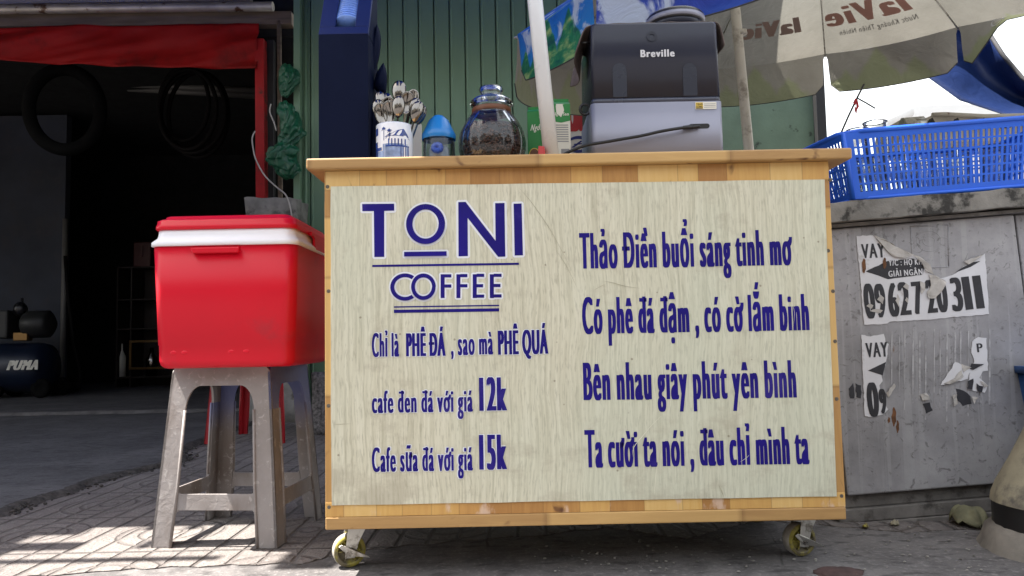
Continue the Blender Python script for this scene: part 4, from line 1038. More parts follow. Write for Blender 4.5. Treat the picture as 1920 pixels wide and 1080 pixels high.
mb = MB(); mb.lathe((gx, gy, gz), [(.0515, .140*k_), (.0535, .143*k_), (.0535, .150*k_), (.0515, .152*k_)], 40); mb.build('seal_band', M['brown'], BJ)
rnd = random.Random(3)
core = [(0, .010), (.055, .011), (.069, .031), (.077, .06), (.077, .078), (.074, .098), (.066, .112), (.04, .117), (0, .119)]
mb = MB(); mb.lathe((gx, gy, gz), [(max(0, r-.005), z*k_+.002) for r, z in core], 40, mi=1)
def core_r(z):
    for (r0, z0), (r1, z1) in zip(core[1:], core[2:]):
        if z0 <= z <= z1: return r0+(r1-r0)*(z-z0)/(z1-z0)
    return .05
for i in range(1100):
    z = rnd.uniform(.014, .116); a = rnd.uniform(0, math.tau); r = core_r(z)-.004 if z < .110 else rnd.uniform(.0, .06)
    mt = Matrix.Rotation(rnd.uniform(0, 6), 3, 'Z') @ Matrix.Rotation(rnd.uniform(0, 6), 3, 'X')
    mb.ellipsoid((gx+r*math.cos(a), gy+r*math.sin(a), gz+z*k_+.001), (.0058, .0040, .0030), 8, 5, mtx=mt)
o = mb.build('coffee_beans', [M['bean'], M['ground_coffee']]); o['kind'] = 'stuff'; tag(o, 'dark roasted coffee beans filling the ribbed glass jar', 'beans')

# white pole standing on the counter
b0 = P(1036, 290, 1.90); b0.z = Z; t1 = P(1003, 0, 1.93); dr = (t1-b0)
WP = thing('canopy_pole', b0, 'thick white painted pole rising from the counter beside the bean jar', 'pole')
mb = MB(); mb.tube([b0, t1, b0+dr*((TZ-Z)/dr.z)], .0205, 24); mb.build('shaft', M['pole'], WP)
mb = MB(); mb.lathe(b0, [(.0, .0), (.026, .0), (.026, .004), (.022, .012), (.0, .012)], 24); mb.build('base_collar', M['label_w'], WP)
q = P(1017, 279, 1.87); mb = MB(); mb.hexa([Vector((q.x-.012, 1.87, Z)), Vector((q.x+.01, 1.87, Z)), Vector((q.x+.01, 1.90, Z)), Vector((q.x-.012, 1.90, Z)), Vector((q.x-.010, 1.875, q.z+.01)), Vector((q.x+.006, 1.875, q.z+.008)), Vector((q.x+.006, 1.895, q.z+.008)), Vector((q.x-.010, 1.895, q.z+.01))])
tag(mb.build('clip', M['pred'], None, bevel=.002), 'small red clip at the foot of the white pole', 'clip')

# milk cartons
def carton(px0, px1, pytop, d, yaw, label, tall, kind):
    x0, x1 = P(px0, 250, d).x, P(px1, 250, d).x; w_ = (x1-x0); zt = P((px0+px1)/2, pytop, d).z
    c = Vector(((x0+x1)/2, d+w_/2, Z)); R = Matrix.Rotation(yaw, 3, 'Z'); h_ = w_/2
    t = thing('milk_carton', c, label, 'carton')
    zs = zt-.022
    f = lambda x, y, z: c + R @ Vector((x, y, z-Z))
    mb = MB(); mb.hexa([f(-h_, -h_, Z), f(h_, -h_, Z), f(h_, h_, Z), f(-h_, h_, Z), f(-h_, -h_, zs), f(h_, -h_, zs), f(h_, h_, zs), f(-h_, h_, zs)]); mb.build('body', M['pgreen'] if kind == 0 else M['pwhite'], t, bevel=.0015)
    mb = MB(); mb.add([f(-h_, -h_, zs), f(h_, -h_, zs), f(h_, h_, zs), f(-h_, h_, zs), f(-h_, 0, zt-.006), f(h_, 0, zt-.006)], [(0, 1, 5, 4), (2, 3, 4, 5), (1, 2, 5), (3, 0, 4)])
    mb.prism([f(-h_, -.001, zt-.006), f(h_, -.001, zt-.006), f(h_, -.001, zt), f(-h_, -.001, zt)], R @ Vector((0, .002, 0))); mb.build('gable', M['pgreen'], t)
    face = lambda u, v, dd: f(u, -h_-.0006-dd, v)
    return t, face, h_, zs, zt, f
t, face, h_, zs, zt, f = carton(992, 1036, 193, 2.02, rad(-8), 'green milk carton with a gold badge left of the white pole', 1, 0)
mb = MB(); letters(mb, 'Ngôi Sao', face, -h_*.75, h_*1.0, zs-.055, .017, sideways(.0006, 3), 0, .3); mb.build('brand_text', M['pwhite'], t)
mb = MB(); letters(mb, 'VINAMILK', face, -.0, h_*.9, zs-.022, .006, ((0, 0),)); mb.build('maker_text', M['pwhite'], t)
mb = MB(); mb.add([face(-h_*.45+.013*math.cos(a*math.tau/20), Z+.075+.018*math.sin(a*math.tau/20), .0003) for a in range(20)], [list(range(20))]); mb.build('badge', M['brown'], t)
mb = MB(); mb.add([face(-h_*.45+.015*math.cos(a*math.tau/20), Z+.075+.020*math.sin(a*math.tau/20), 0) for a in range(20)], [list(range(20))]); mb.build('badge_rim', M['label_y'], t)
mb = MB(); mb.add([face(-h_, Z+.0, .0002), face(h_, Z, .0002), face(h_, Z+.07, .0002), face(h_*.5, Z+.088, .0002), face(0, Z+.08, .0002), face(-h_*.1, Z+.05, .0002), face(-h_, Z+.03, .0002)], [list(range(7))]); mb.build('splash_panel', M['pwhite'], t)
t, face, h_, zs, zt, f = carton(1034, 1069, 180, 2.00, rad(4), 'white and green milk carton with printed text right of the white pole', 1, 1)
zg = P(1050, 226, 2.0).z
mb = MB(); mb.add([face(-h_, zg-.002, 0), face(0, zg-.006, 0), face(h_, zg, 0), face(h_, zs, 0), face(-h_, zs, 0)], [list(range(5))]); mb.build('green_panel', M['pgreen'], t)
mb = MB(); letters(mb, 'Ngôi Sao', face, -h_*.85, h_*.85, zg+.014, .009, sideways(.0004, 3), 0, 0, .0003); mb.build('brand_text', M['pwhite'], t)
mb = MB(); mb.add([face(-h_*.55, zs-.008, .0004), face(-h_*.5, zs-.025, .0004), face(-.0, zs-.038, .0004), face(h_*.35, zs-.018, .0004), face(h_*.2, zs-.002, .0004), face(h_*.4, zs-.0005, .0004), face(-h_*.5, zs-.0005, .0004)], [list(range(7))]); mb.build('spout_patch', M['pwhite'], t)
for i in range(8):
    mb = MB(); zz = zg-.014-.0065*i; mb.add([face(-h_*.8, zz, 0), face(h_*.75, zz, 0), face(h_*.75, zz+.0026, 0), face(-h_*.8, zz+.0026, 0)], [(0, 1, 2, 3)]); mb.build('text_line', M['pgrey'], t)
for zz in (Z+.045, Z+.068):
    mb = MB(); mb.add([face(-.002, zz, 0), face(h_*.8, zz, 0), face(h_*.8, zz+.017, 0), face(-.002, zz+.017, 0)], [(0, 1, 2, 3)]); mb.build('pictogram', M['pgrey'], t)

# coffee machine, back towards the street
mx0, mx1, MY, MD = .2225, .5755, 1.95, .29
zsplit = P(1235, 190, MY).z; ztop = P(1235, 40, MY).z; mcx, mcy, mhx = (mx0+mx1)/2, MY+MD/2, (mx1-mx0)/2
EM = thing('espresso_machine', (mcx, mcy, Z), 'grey and smoked black espresso machine seen from behind on the counter', 'coffee machine')
mb = MB(); shell(mb, [(Z+.004, mhx, MD/2, .013), (zsplit-.0015, mhx, MD/2, .013)], cx=mcx, cyy=mcy); mb.build('casing', M['mach_grey'], EM)
mb = MB(); shell(mb, [(zsplit-.001, mhx-.002, MD/2-.001, .013), (zsplit+.012, mhx-.003, MD/2-.002, .013)], cx=mcx, cyy=mcy); mb.build('tank_foot', M['mach_band'], EM)
mb = MB(); shell(mb, [(zsplit+.0122, mhx-.003, MD/2-.001, .013), (ztop-.008, mhx-.005, MD/2-.002, .012), (ztop-.002, mhx-.007, MD/2-.004, .012), (ztop, mhx-.014, MD/2-.011, .018)], cx=mcx, cyy=mcy); TK = mb.build('water_tank', M['mach_dark'], EM)
def MF(u, v, d): return Vector((u, MY-.0006-d, v))
for px in (1163, 1295):   # shallow arched shapes seen in the smoked tank
    a = P(px, 180, MY); w2 = .019; za = P(px, 118, MY).z
    pts = [(a.x-w2, zsplit+.014), (a.x+w2, zsplit+.014)] + [(a.x+w2*math.cos(math.pi*i/12), za-.02+.02*math.sin(math.pi*i/12)) for i in range(13)]
    mb = MB(); mb.add([MF(x, z, -.0001) for x, z in pts], [list(range(len(pts)))]); mb.build('moulded_arch', M['mach_in'], TK)
c = P(1222, 68, MY); mb = MB()
q = [(math.cos(math.tau*i/32), math.sin(math.tau*i/32)) for i in range(32)]
mb.add([MF(c.x+.0145*x, c.z+.0135*y, 0) for x, y in q]+[MF(c.x+.007*x, c.z+.0065*y, 0) for x, y in q], [(i, (i+1) % 32, 32+(i+1) % 32, 32+i) for i in range(32)]); mb.build('tank_valve', M['mach_in'], TK)
a, b = P(1201, 107, MY), P(1265, 107, MY)
mb = MB(); letters(mb, 'Breville', MF, a.x, b.x, a.z, P(1201, 94, MY).z-a.z, dil(sideways(.0009, 3), .0005, 6)); mb.build('brand_text', M['print_grey'], TK)
a, b = P(1304, 205, MY), P(1343, 191, MY)
mb = MB(); mb.add([MF(a.x, a.z, .0002), MF(b.x, a.z, .0002), MF(b.x, b.z, .0002), MF(a.x, b.z, .0002)], [(0, 1, 2, 3)], 0)
u1 = a.x+(b.x-a.x)*.36; mb.add([MF(a.x+.001, a.z+.001, .0004), MF(u1, a.z+.001, .0004), MF(u1, b.z-.001, .0004), MF(a.x+.001, b.z-.001, .0004)], [(0, 1, 2, 3)], 1)
letters(mb, 'TRAN', MF, a.x+.002, u1-.001, b.z-.008, .005, sideways(.0003, 3), 2, 0, .0006); letters(mb, 'LONG', MF, a.x+.002, u1-.001, b.z-.0145, .005, sideways(.0003, 3), 2, 0, .0006)
mb.add([MF(a.x+.002, a.z+.0015, .0006), MF(u1-.001, a.z+.0015, .0006), MF(u1-.001, a.z+.004, .0006), MF(a.x+.002, a.z+.004, .0006)], [(0, 1, 2, 3)], 2)
for i in range(3): zz = b.z-.006-.0045*i; mb.add([MF(u1+.003, zz, .0004), MF(b.x-.002, zz, .0004), MF(b.x-.002, zz+.0015, .0004), MF(u1+.003, zz+.0015, .0004)], [(0, 1, 2, 3)], 3)
mb.build('dealer_sticker', [M['label_w'], M['label_y'], M['label_k'], M['pgrey']], EM)
a, b = P(1296, 237, MY), P(1326, 236, MY); r_ = .0065
pts = [(a.x+.0-r_*math.sin(math.pi*i/10), a.z+r_*math.cos(math.pi*i/10)) for i in range(11)] + [(b.x+r_*math.sin(math.pi*i/10), b.z-r_*math.cos(math.pi*i/10)) for i in range(11)]
mb = MB(); mb.add([MF(x, z, .0002) for x, z in pts], [list(range(len(pts)))]); mb.build('cable_slot', M['black'], EM)
cab = [(1312, 237), (1296, 238.5), (1285, 239), (1270, 241), (1240, 246), (1205, 254), (1165, 261), (1130, 267), (1105, 271), (1085, 277), (1062, 287), (1050, 295)]
mb = MB(); cp = smooth(cab); mb.tube([P(x, y, MY-.007-.012*min(1, i/20)) for i, (x, y) in enumerate(cp)], .0042, 10); mb.tube([P(x, y, MY-.008) for x, y in ((1299, 238), (1281, 239.5))], [.0065, .0052], 12); mb.build('power_cable', M['black'], EM)
# bean hopper on top
hc = P(1266, 40, 2.08); mb = MB(); hz = ztop+.006
r0 = .083; hh = P(1266, 10, 2.0).z-hz
mb.lathe((hc.x, 2.08, hz), [(0, 0), (.055, .0), (r0-.006, hh*.35), (r0-.003, hh*.55), (0, hh*.55)], 40); mb.build('hopper', M['mach_dark'], EM)
mb = MB(); mb.lathe((hc.x, 2.08, hz), [(r0-.004, hh*.5), (r0, hh*.55), (r0, hh*.9), (r0-.004, hh), (0, hh), ], 40); mb.build('hopper_lid', M['blackpl'], EM)
mb = MB(); mb.lathe((hc.x, 2.08, hz), [(r0-.009, hh*.56), (r0+.0008, hh*.6), (r0+.0008, hh*.82), (r0-.009, hh*.86)], 40); mb.build('hopper_window', M['mach_grey'], EM)
# portafilter ring sticking out at the left
c = P(1097, 205, 2.0); mb = MB(); mb.tube([c+Vector((.0135*math.cos(a*math.tau/18), 0, .0145*math.sin(a*math.tau/18))) for a in range(18)], .004, 8, closed=True); mb.tube([c+Vector((.013, 0, 0)), c+Vector((.025, .004, -.002))], .005, 8); mb.build('handle_ring', M['blackpl'], EM)
c = P(1090, 80, 1.98); mb = MB(); mb.tube([c, c+Vector((.02, 0, 0))], .0028, 8); mb.build('knob', M['blackpl'], EM)
# towel over the top
def tow(u, v):
    # u across, v front to back: hangs at both ends
    X = -.047+u*(.354+.094); lenL, lenR = .055, .0
    x = mx0-.012+u*(mhx*2+.032)
    z = ztop+.004+.003*mnoise.noise((u*9, v*5, 0))
    e = .004
    if u < .10: k = (.10-u)/.10; z -= (.125*(.25+.75*math.sin(v*math.pi*.5+.6)**2))*k**1.3; x = mx0+.010-.038*k**.6-.010*math.sin(v*9)*k
    elif u > .90: k = (u-.90)/.10; z -= .068*k**1.5; x = mx1-.012+.030*k**.55; z += .006*math.sin(k*math.pi)
    y = MY+.016+v*(MD*.72)
    return Vector((x, y+.004*mnoise.noise((u*12, v*3, 4)), z))
TW = MB(); TW.grid(tow, 60, 20); tag(TW.build('towel', M['towel'], None, solid=.004, subsurf=1), 'grey brown towel draped over the top of the espresso machine', 'towel')
# utensils left of machine
q = P(1095, 283, 1.98); mb = MB()
for i in range(6): mb.tube([Vector((q.x-.055+.006*i, 1.985+.004*i, Z+.006)), Vector((q.x+.005, 1.985, Z+.026+.006*i))], .0028, 6)
tag(mb.build('steel_whisk', M['steel']), 'small steel whisk lying left of the espresso machine', 'whisk')

# red and white board on the wall behind
SB = thing('wall_sign', P(1080, 240, 4.6), 'white board with red capitals and a blue oval partly seen behind the cartons', 'sign')
d = 4.6; a, b = P(1012, 300, d), P(1112, 190, d)
mb = MB(); mb.box(a.x, b.x+.6, d, d+.03, .3, b.z-.02); mb.build('board', M['pwhite'], SB)
def WF(u, v, dd): return Vector((u, d-.003-dd, v))
u0, v0 = P(1062, 243, d).x, P(1062, 245, d).z
mb = MB(); letters(mb, 'OM', WF, u0-.02, P(1112, 243, d).x+.02, v0, P(1062, 196, d).z-v0, dil(sideways(.015, 3), .006, 6)); mb.build('red_text', M['pred'], SB)
c = P(1085, 271, d); mb = MB()
q = [(math.cos(math.tau*i/32), math.sin(math.tau*i/32)) for i in range(32)]
mb.add([WF(c.x+.075*x, c.z+.055*y, .001) for x, y in q]+[WF(c.x-.005+.062*x, c.z+.035*y, .001) for x, y in q], [(i, (i+1) % 32, 32+(i+1) % 32, 32+i) for i in range(32)])
mb.add([WF(c.x-.05, c.z-.02, .0015), WF(c.x-.03, c.z-.02, .0015), WF(c.x+.03, c.z+.024, .0015), WF(c.x+.012, c.z+.024, .0015)], [(0, 1, 2, 3)]); mb.add([WF(c.x-.03, c.z-.003, .0018), WF(c.x+.05, c.z+.003, .0018), WF(c.x+.05, c.z+.010, .0018), WF(c.x-.03, c.z+.004, .0018)], [(0, 1, 2, 3)])
mb.build('blue_oval', M['pblue'], SB)
mb = MB(); q = P(782, 262, 4.9); q0 = P(771, 235, 4.9)
mb.box(q0.x, q.x+.03, 4.9, 4.93, .3, P(775, 232, 4.9).z); tag(mb.build('pale_board', M['pwhite'], None, bevel=.003), 'narrow pale board standing behind the mug and small jar', 'board')

# ================================================================== PARASOL
UK = 1.36
UC = Vector((1.075*UK, 2.473*UK, .546+1.108*UK)); un = Vector((-.086, -.178, 1)).normalized(); UR = 1.05*UK; UH = .40*UK
ux = (Vector((1, 0, 0))-un*un.x).normalized(); uy = un.cross(ux)
UM = thing('parasol', (UC.x-.27, UC.y, 0), 'large printed parasol, blue outside and beige inside, behind the espresso machine', 'parasol')
def upt(ang, t, drop=0.0, out=0.0):
    r = UR*t+out; z = UH*(1-t**1.5)-drop
    return UC + ux*(r*math.cos(ang)) + uy*(r*math.sin(ang)) + un*z
rnd = random.Random(11)
A0 = rad(6)
for k in range(12):
    a0, a1 = A0+k*rad(30), A0+(k+1)*rad(30)
    sag = (.05+.02*rnd.random())*UK; FH = (.17+.02*rnd.random())*UK; FH = {7: .150*UK, 8: .11*UK, 6: .155*UK}.get(k, FH); fl = rnd.uniform(-.5, .5)
    def gore(u, v):
        t = 1.0-.97*v; am = (a0+a1)/2; a = a0+(a1-a0)*u
        chord = math.cos(rad(15))/math.cos(a-am)          # straight hem between the rib tips
        w_ = 4*u*(1-u)
        return upt(a, t*chord, sag*w_*t*t*(.4+.6*v if False else .6), 0) 
    mb = MB(); mb.grid(gore, 10, 14, uvs=True)
    # uv: v=0 at the hem of the flap; canopy covers .35..1
    for i_ in list(mb.uv): u_, v_ = mb.uv[i_]; mb.uv[i_] = (u_, .35+.65*v_)
    g = mb.build('canopy_panel', M['umbrella'], UM)
    def flap(u, v):
        am = (a0+a1)/2; a = a0+(a1-a0)*(u if v > .98 else .5+(u-.5)*(.97-.03*(1-v)))
        chord = math.cos(rad(15))/math.cos(a-am); w_ = 4*u*(1-u)
        cut = 0
        if v < .5: 
            e = min(u, 1-u)
            if e < .07: cut = (.07-e)/.07*.045*(1-v*2)
        top = upt(a, chord, sag*w_*.6)
        hf = max(.06, min(1, (u-.66)/.30)) if k == 0 else 1      # this valance is torn away to a triangle
        return top - un*(FH*hf*(1-v)-cut*hf) + (ux*math.cos(a)+uy*math.sin(a))*(.02*(1-v)+.018*math.sin(u*5+k*2.0)*(1-v)+.012*fl*(1-v))
    mb = MB(); mb.grid(flap, 14, 6, uvs=True)
    for i_ in list(mb.uv): u_, v_ = mb.uv[i_]; mb.uv[i_] = (u_, .35*v_+({7: .55, 8: .6}.get(k, 0)))
    fp = mb.build('valance', M['umbrella_pale' if k == 7 else 'umbrella'], g)
    mb = MB(); mb.tube([flap(i/14, 0) for i in range(15)], .0028, 5); mb.build('hem_tape', M['trim'], g)
    mb = MB(); mb.tube([upt(a0, t/10, .012) for t in range(0, 11)], .0045, 6); mb.tube([upt(a0, 1.0, .012), upt(a0, 1.012, .004)], .006, 6); mb.build('rib', M['zinc'], UM)
    # mirrored print showing through on the inside
    if k in (1, 2, 3):
        def inn(u, v, dd):   # u in 0..1 across from the inside left (a1) to right, v along the gore
            p = gore(u, v); q = gore(min(1, u+.01), v); r_ = gore(u, v+.01)
            nn = (q-p).cross(r_-p).normalized(); 
            if nn.dot(Vector((0, 0, CAM_H))-p) < 0: nn = -nn
            return p+nn*(.0015+dd)
        mm = M['print_red'] if k == 1 else M['print_faint']
        mb = MB(); sz = 1.0 if k == 1 else .8
        letters(mb, 'laVie', lambda u, v, dd: inn(u, v, dd), .20, .20+.76*sz, .165, .115*sz, [(s_, 0) for s_ in (-.022, -.015, -.008, 0, .008, .015, .022)], 0, .4)
        if k == 1: letters(mb, 'Nước Khoáng Thiên Nhiên', lambda u, v, dd: inn(u, v, dd), .20, .86, .105, .030, [(0, 0), (.002, 0)], 1)
        mb.build('print_text', [mm, M['print_dim']], g)
    if k == 0:
        mb = MB()
        def inn0(u, v):
            p = flap(u, v); return p + ((Vector((0, 0, CAM_H))-p).normalized())*.004
        qn = [(.70+.055*math.cos(math.tau*i/24), .66+.30*math.sin(math.tau*i/24)) for i in range(24)]; qi = [(.70+.042*math.cos(math.tau*i/24), .66+.25*math.sin(math.tau*i/24)) for i in range(24)]
        mb.add([inn0(*x) for x in qn]+[inn0(*x) for x in qi], [(i, (i+1) % 24, 24+(i+1) % 24, 24+i) for i in range(24)]); mb.build('print_emblem', M['inkwhite'], g)
pb = P(1408, 320, 3.25); pb2 = Vector((pb.x+.02, pb.y+.02, 0)); pt = P(1378, 10, 3.22); dv = pt-pb
tt = pb+dv*1.30
mb = MB(); mb.tube([pb2, pb, pt, tt], .022, 16); mb.build('pole', M['pole_dull'], UM)
mb = MB(); mb.tube([P(1391, 66, 3.225), P(1389, 58, 3.225)], .025, 16); mb.build('pole_joint', M['pole_dull'], UM)
mb = MB(); mb.tube([upt(0, 0, .10), upt(0, 0, -.05)], .03, 14); mb.build('hub', M['zinc'], UM)

# ================================================================== UTILITY CABINET, BASKET
dC = 2.15
CB = thing('utility_cabinet', (P(1700, 960, dC).x, dC+.2, 0), 'grimy grey steel street cabinet with torn posters right of the cart', 'cabinet')
tiltv = (P(1920, 945, dC)-P(1590, 972, dC)).normalized()        # the box leans with the pavement
upv = Vector((-tiltv.z, 0, tiltv.x))
O = P(1590, 930, dC)
def K(px, py, dd=0.0): return P(px, py, dC)+Vector((0, dd, 0))
def rect(mb, l, r, b, t, y0, y1):
    # l,r along tilt; b,t along up, measured from the door corner O
    pt_ = lambda a, h, y: Vector((O.x, y, O.z))+tiltv*a+upv*h
    mb.hexa([pt_(l, b, y0), pt_(r, b, y0), pt_(r, b, y1), pt_(l, b, y1), pt_(l, t, y0), pt_(r, t, y0), pt_(r, t, y1), pt_(l, t, y1)])
DW, DH = .575, .768
mb = MB(); rect(mb, -.015, DW+.06, -.04, DH+.012, dC+.022, dC+.40); mb.build('case', M['plinth'], CB, bevel=.003)
mb = MB(); rect(mb, 0, DW, 0, DH, dC, dC+.0215); DR = mb.build('door', M['cabinet'], CB, bevel=.004)
mb = MB(); rect(mb, DW+.012, DW+.35, -.02, DH, dC+.012, dC+.0215); mb.build('side_door', M['cabinet'], CB, bevel=.004)
mb = MB(); rect(mb, -.03, DW+.36, -.078, -.0405, dC+.008, dC+.40); mb.build('base_rail', M['plinth'], CB, bevel=.003)
mb = MB(); rect(mb, -.04, DW+.36, -.12, -.079, dC+.004, dC+.42); mb.build('foot_rail', M['plinth'], CB, bevel=.003)
cz0 = DH+.0125
pts_ = []
cp_ = MB(); q0 = Vector((O.x, 0, O.z))-tiltv*.05+upv*cz0
m_ = blk(0, DW+.45, dC-.04, dC+.42, 0, .056, .006, 22)
m_.v = [Vector((O.x, v.y, O.z)) + tiltv*(v.x-.05) + upv*(cz0+.003+v.z) for v in m_.v]
m_.build('cap_slab', M['cap'], CB)
mb = MB(); rect(mb, -.03, DW+.36, cz0-.010, cz0-.001, dC-.018, dC+.40); mb.build('drip_edge', M['plinth'], CB)
mb = MB(); rect(mb, -.2, DW+.5, -.165, -.1205, dC-.02, dC+.45); tag(mb.build('cabinet_footing', M['cap'], None, bevel=.008), 'rough cement footing under the grey street cabinet', 'footing')
# embossed square on the door
mb = MB()
e = [(1707, 425), (1778, 422), (1779, 500), (1712, 503)]
for (a, b) in zip(e, e[1:]+e[:1]): mb.tube([K(*a, .0005), K(*b, .0005)], .0022, 6)
c_ = K(1742, 452, .001); mb.tube([c_+Vector((.036*math.cos(a*math.tau/30), 0, .03*math.sin(a*math.tau/30))) for a in range(30)], .0018, 6, closed=True)
mb.tube([c_+Vector((.018*math.cos(a*math.tau/30), 0, .014*math.sin(a*math.tau/30))) for a in range(30)], .0018, 6, closed=True)
mb.build('embossed_plate', M['cabinet'], DR)
def q8(x, y): return (1520+x/2.455, 360+y/2.455)
def ragged(pts, j=1.2, n=4, seed=0):
    o = []; r_ = random.Random(seed)
    for i, (a, b) in enumerate(zip(pts, pts[1:]+pts[:1])):
        L_ = math.hypot(b[0]-a[0], b[1]-a[1]); k = max(1, int(L_/14))
        for t in range(k):
            f_ = t/k; o.append((a[0]+(b[0]-a[0])*f_+(r_.uniform(-j, j)*3 if t else 0), a[1]+(b[1]-a[1])*f_+(r_.uniform(-j, j)*3 if t else 0)))
    return o
def sheet(mb, pts8, dd, mi=0, th=.0008):
    mb.prism([K(*q8(*p), -dd) for p in pts8], (0, th, 0), mi)
def DF(s, e8, cap8, mb, mi, dd, sh, mir=1):
    (xl, yl), (xr, yr) = e8; a, b = K(*q8(xl, yl)), K(*q8(xr, yr)); dr_ = (b-a).normalized(); up_ = Vector((-dr_.z, 0, dr_.x)); L_ = (b-a).length
    letters(mb, s, lambda u, v, d_: a+dr_*u+up_*v+Vector((0, -dd-d_, 0)), 0, L_, 0, cap8/2.455*(dC/FPX), sh, mi)
PS = thing('loan_poster', K(*q8(520, 420), 0), 'larger torn white loan poster with a black phone number on the cabinet door', 'poster')
o1 = [(210, 203)] + [(285, 200), (320, 226), (365, 262), (430, 285), (478, 292), (505, 318), (520, 352), (552, 378), (592, 398)] + [(640, 385), (668, 374), (700, 344), (745, 322), (800, 284)] + [(820, 562), (530, 588), (362, 598), (352, 606), (245, 611), (228, 400)]
mb = MB(); sheet(mb, ragged(o1, .7, seed=2), .0022); mb.build('paper', M['paper'], PS)
mb = MB()
DF('VAY', ((234, 306), (343, 301)), 66, mb, 0, .0028, sideways(.0016, 3))
sheet(mb, ragged([(252, 366), (352, 318), (470, 306), (508, 320), (520, 350), (515, 380), (430, 392), (355, 402)], .4, seed=4), .0026, 0, .0002)
sheet(mb, [(662, 372), (702, 345), (748, 322), (780, 318), (735, 345)], .0026, 0, .0002)
for s_, xl, xr, yl, h_ in (('0', 252, 303, 583, 158), ('9', 303, 352, 578, 152), ('6', 362, 411, 574, 152), ('2', 411, 464, 568, 150), ('7', 476, 521, 562, 148), ('2', 537, 585, 558, 150), ('0', 585, 636, 554, 150), ('3', 652, 705, 549, 152), ('1', 712, 748, 543, 152), ('1', 762, 800, 538, 152)):
    DF(s_, ((xl, yl), (xr, yl-4)), h_, mb, 0, .0029, sideways(.0042 if s_ != '1' else .003, 7))
mb.build('black_print', M['poster_ink'], PS)
mb = MB(); DF('Y/C : HỘ KH', ((357, 340), (512, 334)), 26, mb, 0, .0034, sideways(.0006, 3)); DF('GIẢI NGÂN', ((357, 391), (514, 380)), 27, mb, 0, .0034, sideways(.0007, 3)); mb.build('white_print', M['paper'], PS)
mb = MB()
fl_ = [[(285, 200), (330, 215), (400, 258), (470, 290), (430, 305), (380, 300), (350, 275), (320, 240)], [(465, 290), (500, 300), (545, 335), (560, 380), (525, 365), (505, 325)], [(540, 380), (580, 390), (622, 415), (600, 455), (565, 490), (535, 488), (530, 460), (550, 430)], [(700, 318), (790, 290), (745, 322), (720, 335)], [(500, 410), (520, 420), (522, 450), (505, 470)]]
for i, f_ in enumerate(fl_):
    pts = ragged(f_, .6, seed=i+20); n0 = len(pts)
    mb = MB(); mb.prism([K(*q8(*p), -.0042-.004*abs(math.sin(j*1.3))) for j, p in enumerate(pts)], (0, .001, 0)); mb.build('torn_flap', M['paper_back'], PS)
for x, y, w_, h_, sd in ((320, 495, 16, 22, 1), (398, 500, 10, 30, 2), (437, 436, 14, 16, 3), (300, 548, 30, 10, 4), (270, 525, 16, 12, 5), (440, 498, 8, 14, 6)):
    pts = ragged([(x-w_, y), (x, y-h_), (x+w_, y-h_*.3), (x+w_*.6, y+h_)], .7, seed=sd); mb = MB(); mb.prism([K(*q8(*p), -.0036) for p in pts], (0, .0004, 0)); mb.build('bare_patch', M['paper_back'], PS)
mb = MB()
for cx_, cyy_, w_, h_ in ((243, 340, 9, 34), (338, 328, 8, 26)):
    mb.prism([K(*q8(cx_+w_*math.cos(a*math.tau/14)*(1+.3*math.sin(a*2.7)), cyy_+h_*math.sin(a*math.tau/14)), -.0038) for a in range(14)], (0, .0004, 0))
mb.build('rust_blot', M['rust'], PS)
PT = thing('loan_poster', K(*q8(500, 840), 0), 'ripped away lower loan poster, only left and right scraps remaining', 'poster')
for i, f_ in enumerate(([(232, 657), (275, 665), (335, 653), (343, 690), (358, 700), (350, 760), (345, 782), (325, 845), (330, 870), (315, 890), (320, 930), (335, 960), (355, 1000), (330, 1025), (285, 1036), (248, 1030), (240, 850), (236, 770)],
                        [(742, 690), (770, 668), (808, 672), (815, 822), (790, 826), (775, 855), (812, 888), (800, 924), (722, 908), (735, 815), (752, 780), (738, 740)],
                        [(596, 888), (662, 782), (690, 795), (735, 812), (720, 860), (690, 870), (640, 880)])):
    mb = MB(); sheet(mb, ragged(f_, .9, seed=30+i), .0022+.002*(i == 2)); mb.build('paper_scrap', M['paper'], PT)
mb = MB()
DF('VAY', ((254, 762), (356, 757)), 66, mb, 0, .0028, sideways(.0016, 3)); mb.build('black_print', M['poster_ink'], PT); mb = MB(); DF('P', ((765, 738), (792, 736)), 40, mb, 0, .0028, sideways(.0012, 3)); mb.build('black_print', M['poster_ink'], PT); mb = MB()
for a_ in ([(262, 822), (345, 782), (330, 844)], [(735, 790), (795, 792), (745, 818), (728, 815)]):
    m2 = MB(); sheet(m2, a_, .0047 if a_[0][0] > 500 else .0027, 0, .0002); m2.build('arrow_print', M['poster_ink'], PT)
DF('0', ((264, 1034), (318, 1031)), 152, mb, 0, .0029, sideways(.0045, 7)); DF('9', ((318, 1020), (352, 1018)), 110, mb, 0, .0029, sideways(.003, 5)); mb.build('black_print', M['poster_ink'], PT)
for i, f_ in enumerate(([(668, 905), (705, 915), (735, 940), (740, 975), (700, 985), (675, 960)], [(515, 975), (548, 968), (562, 1005), (530, 1020)], [(175, 905), (195, 880), (200, 950), (182, 950)], [(205, 880), (232, 890), (230, 950), (210, 945)], [(720, 870), (745, 858), (740, 910), (718, 905)], [(760, 880), (790, 895), (785, 920), (765, 918)])):
    mb = MB(); sheet(mb, ragged(f_, 1.2, seed=50+i), .0012+.0035*(i > 3), 0, .0004); mb.build('black_scrap', M['poster_ink'], PT)
mb = MB()
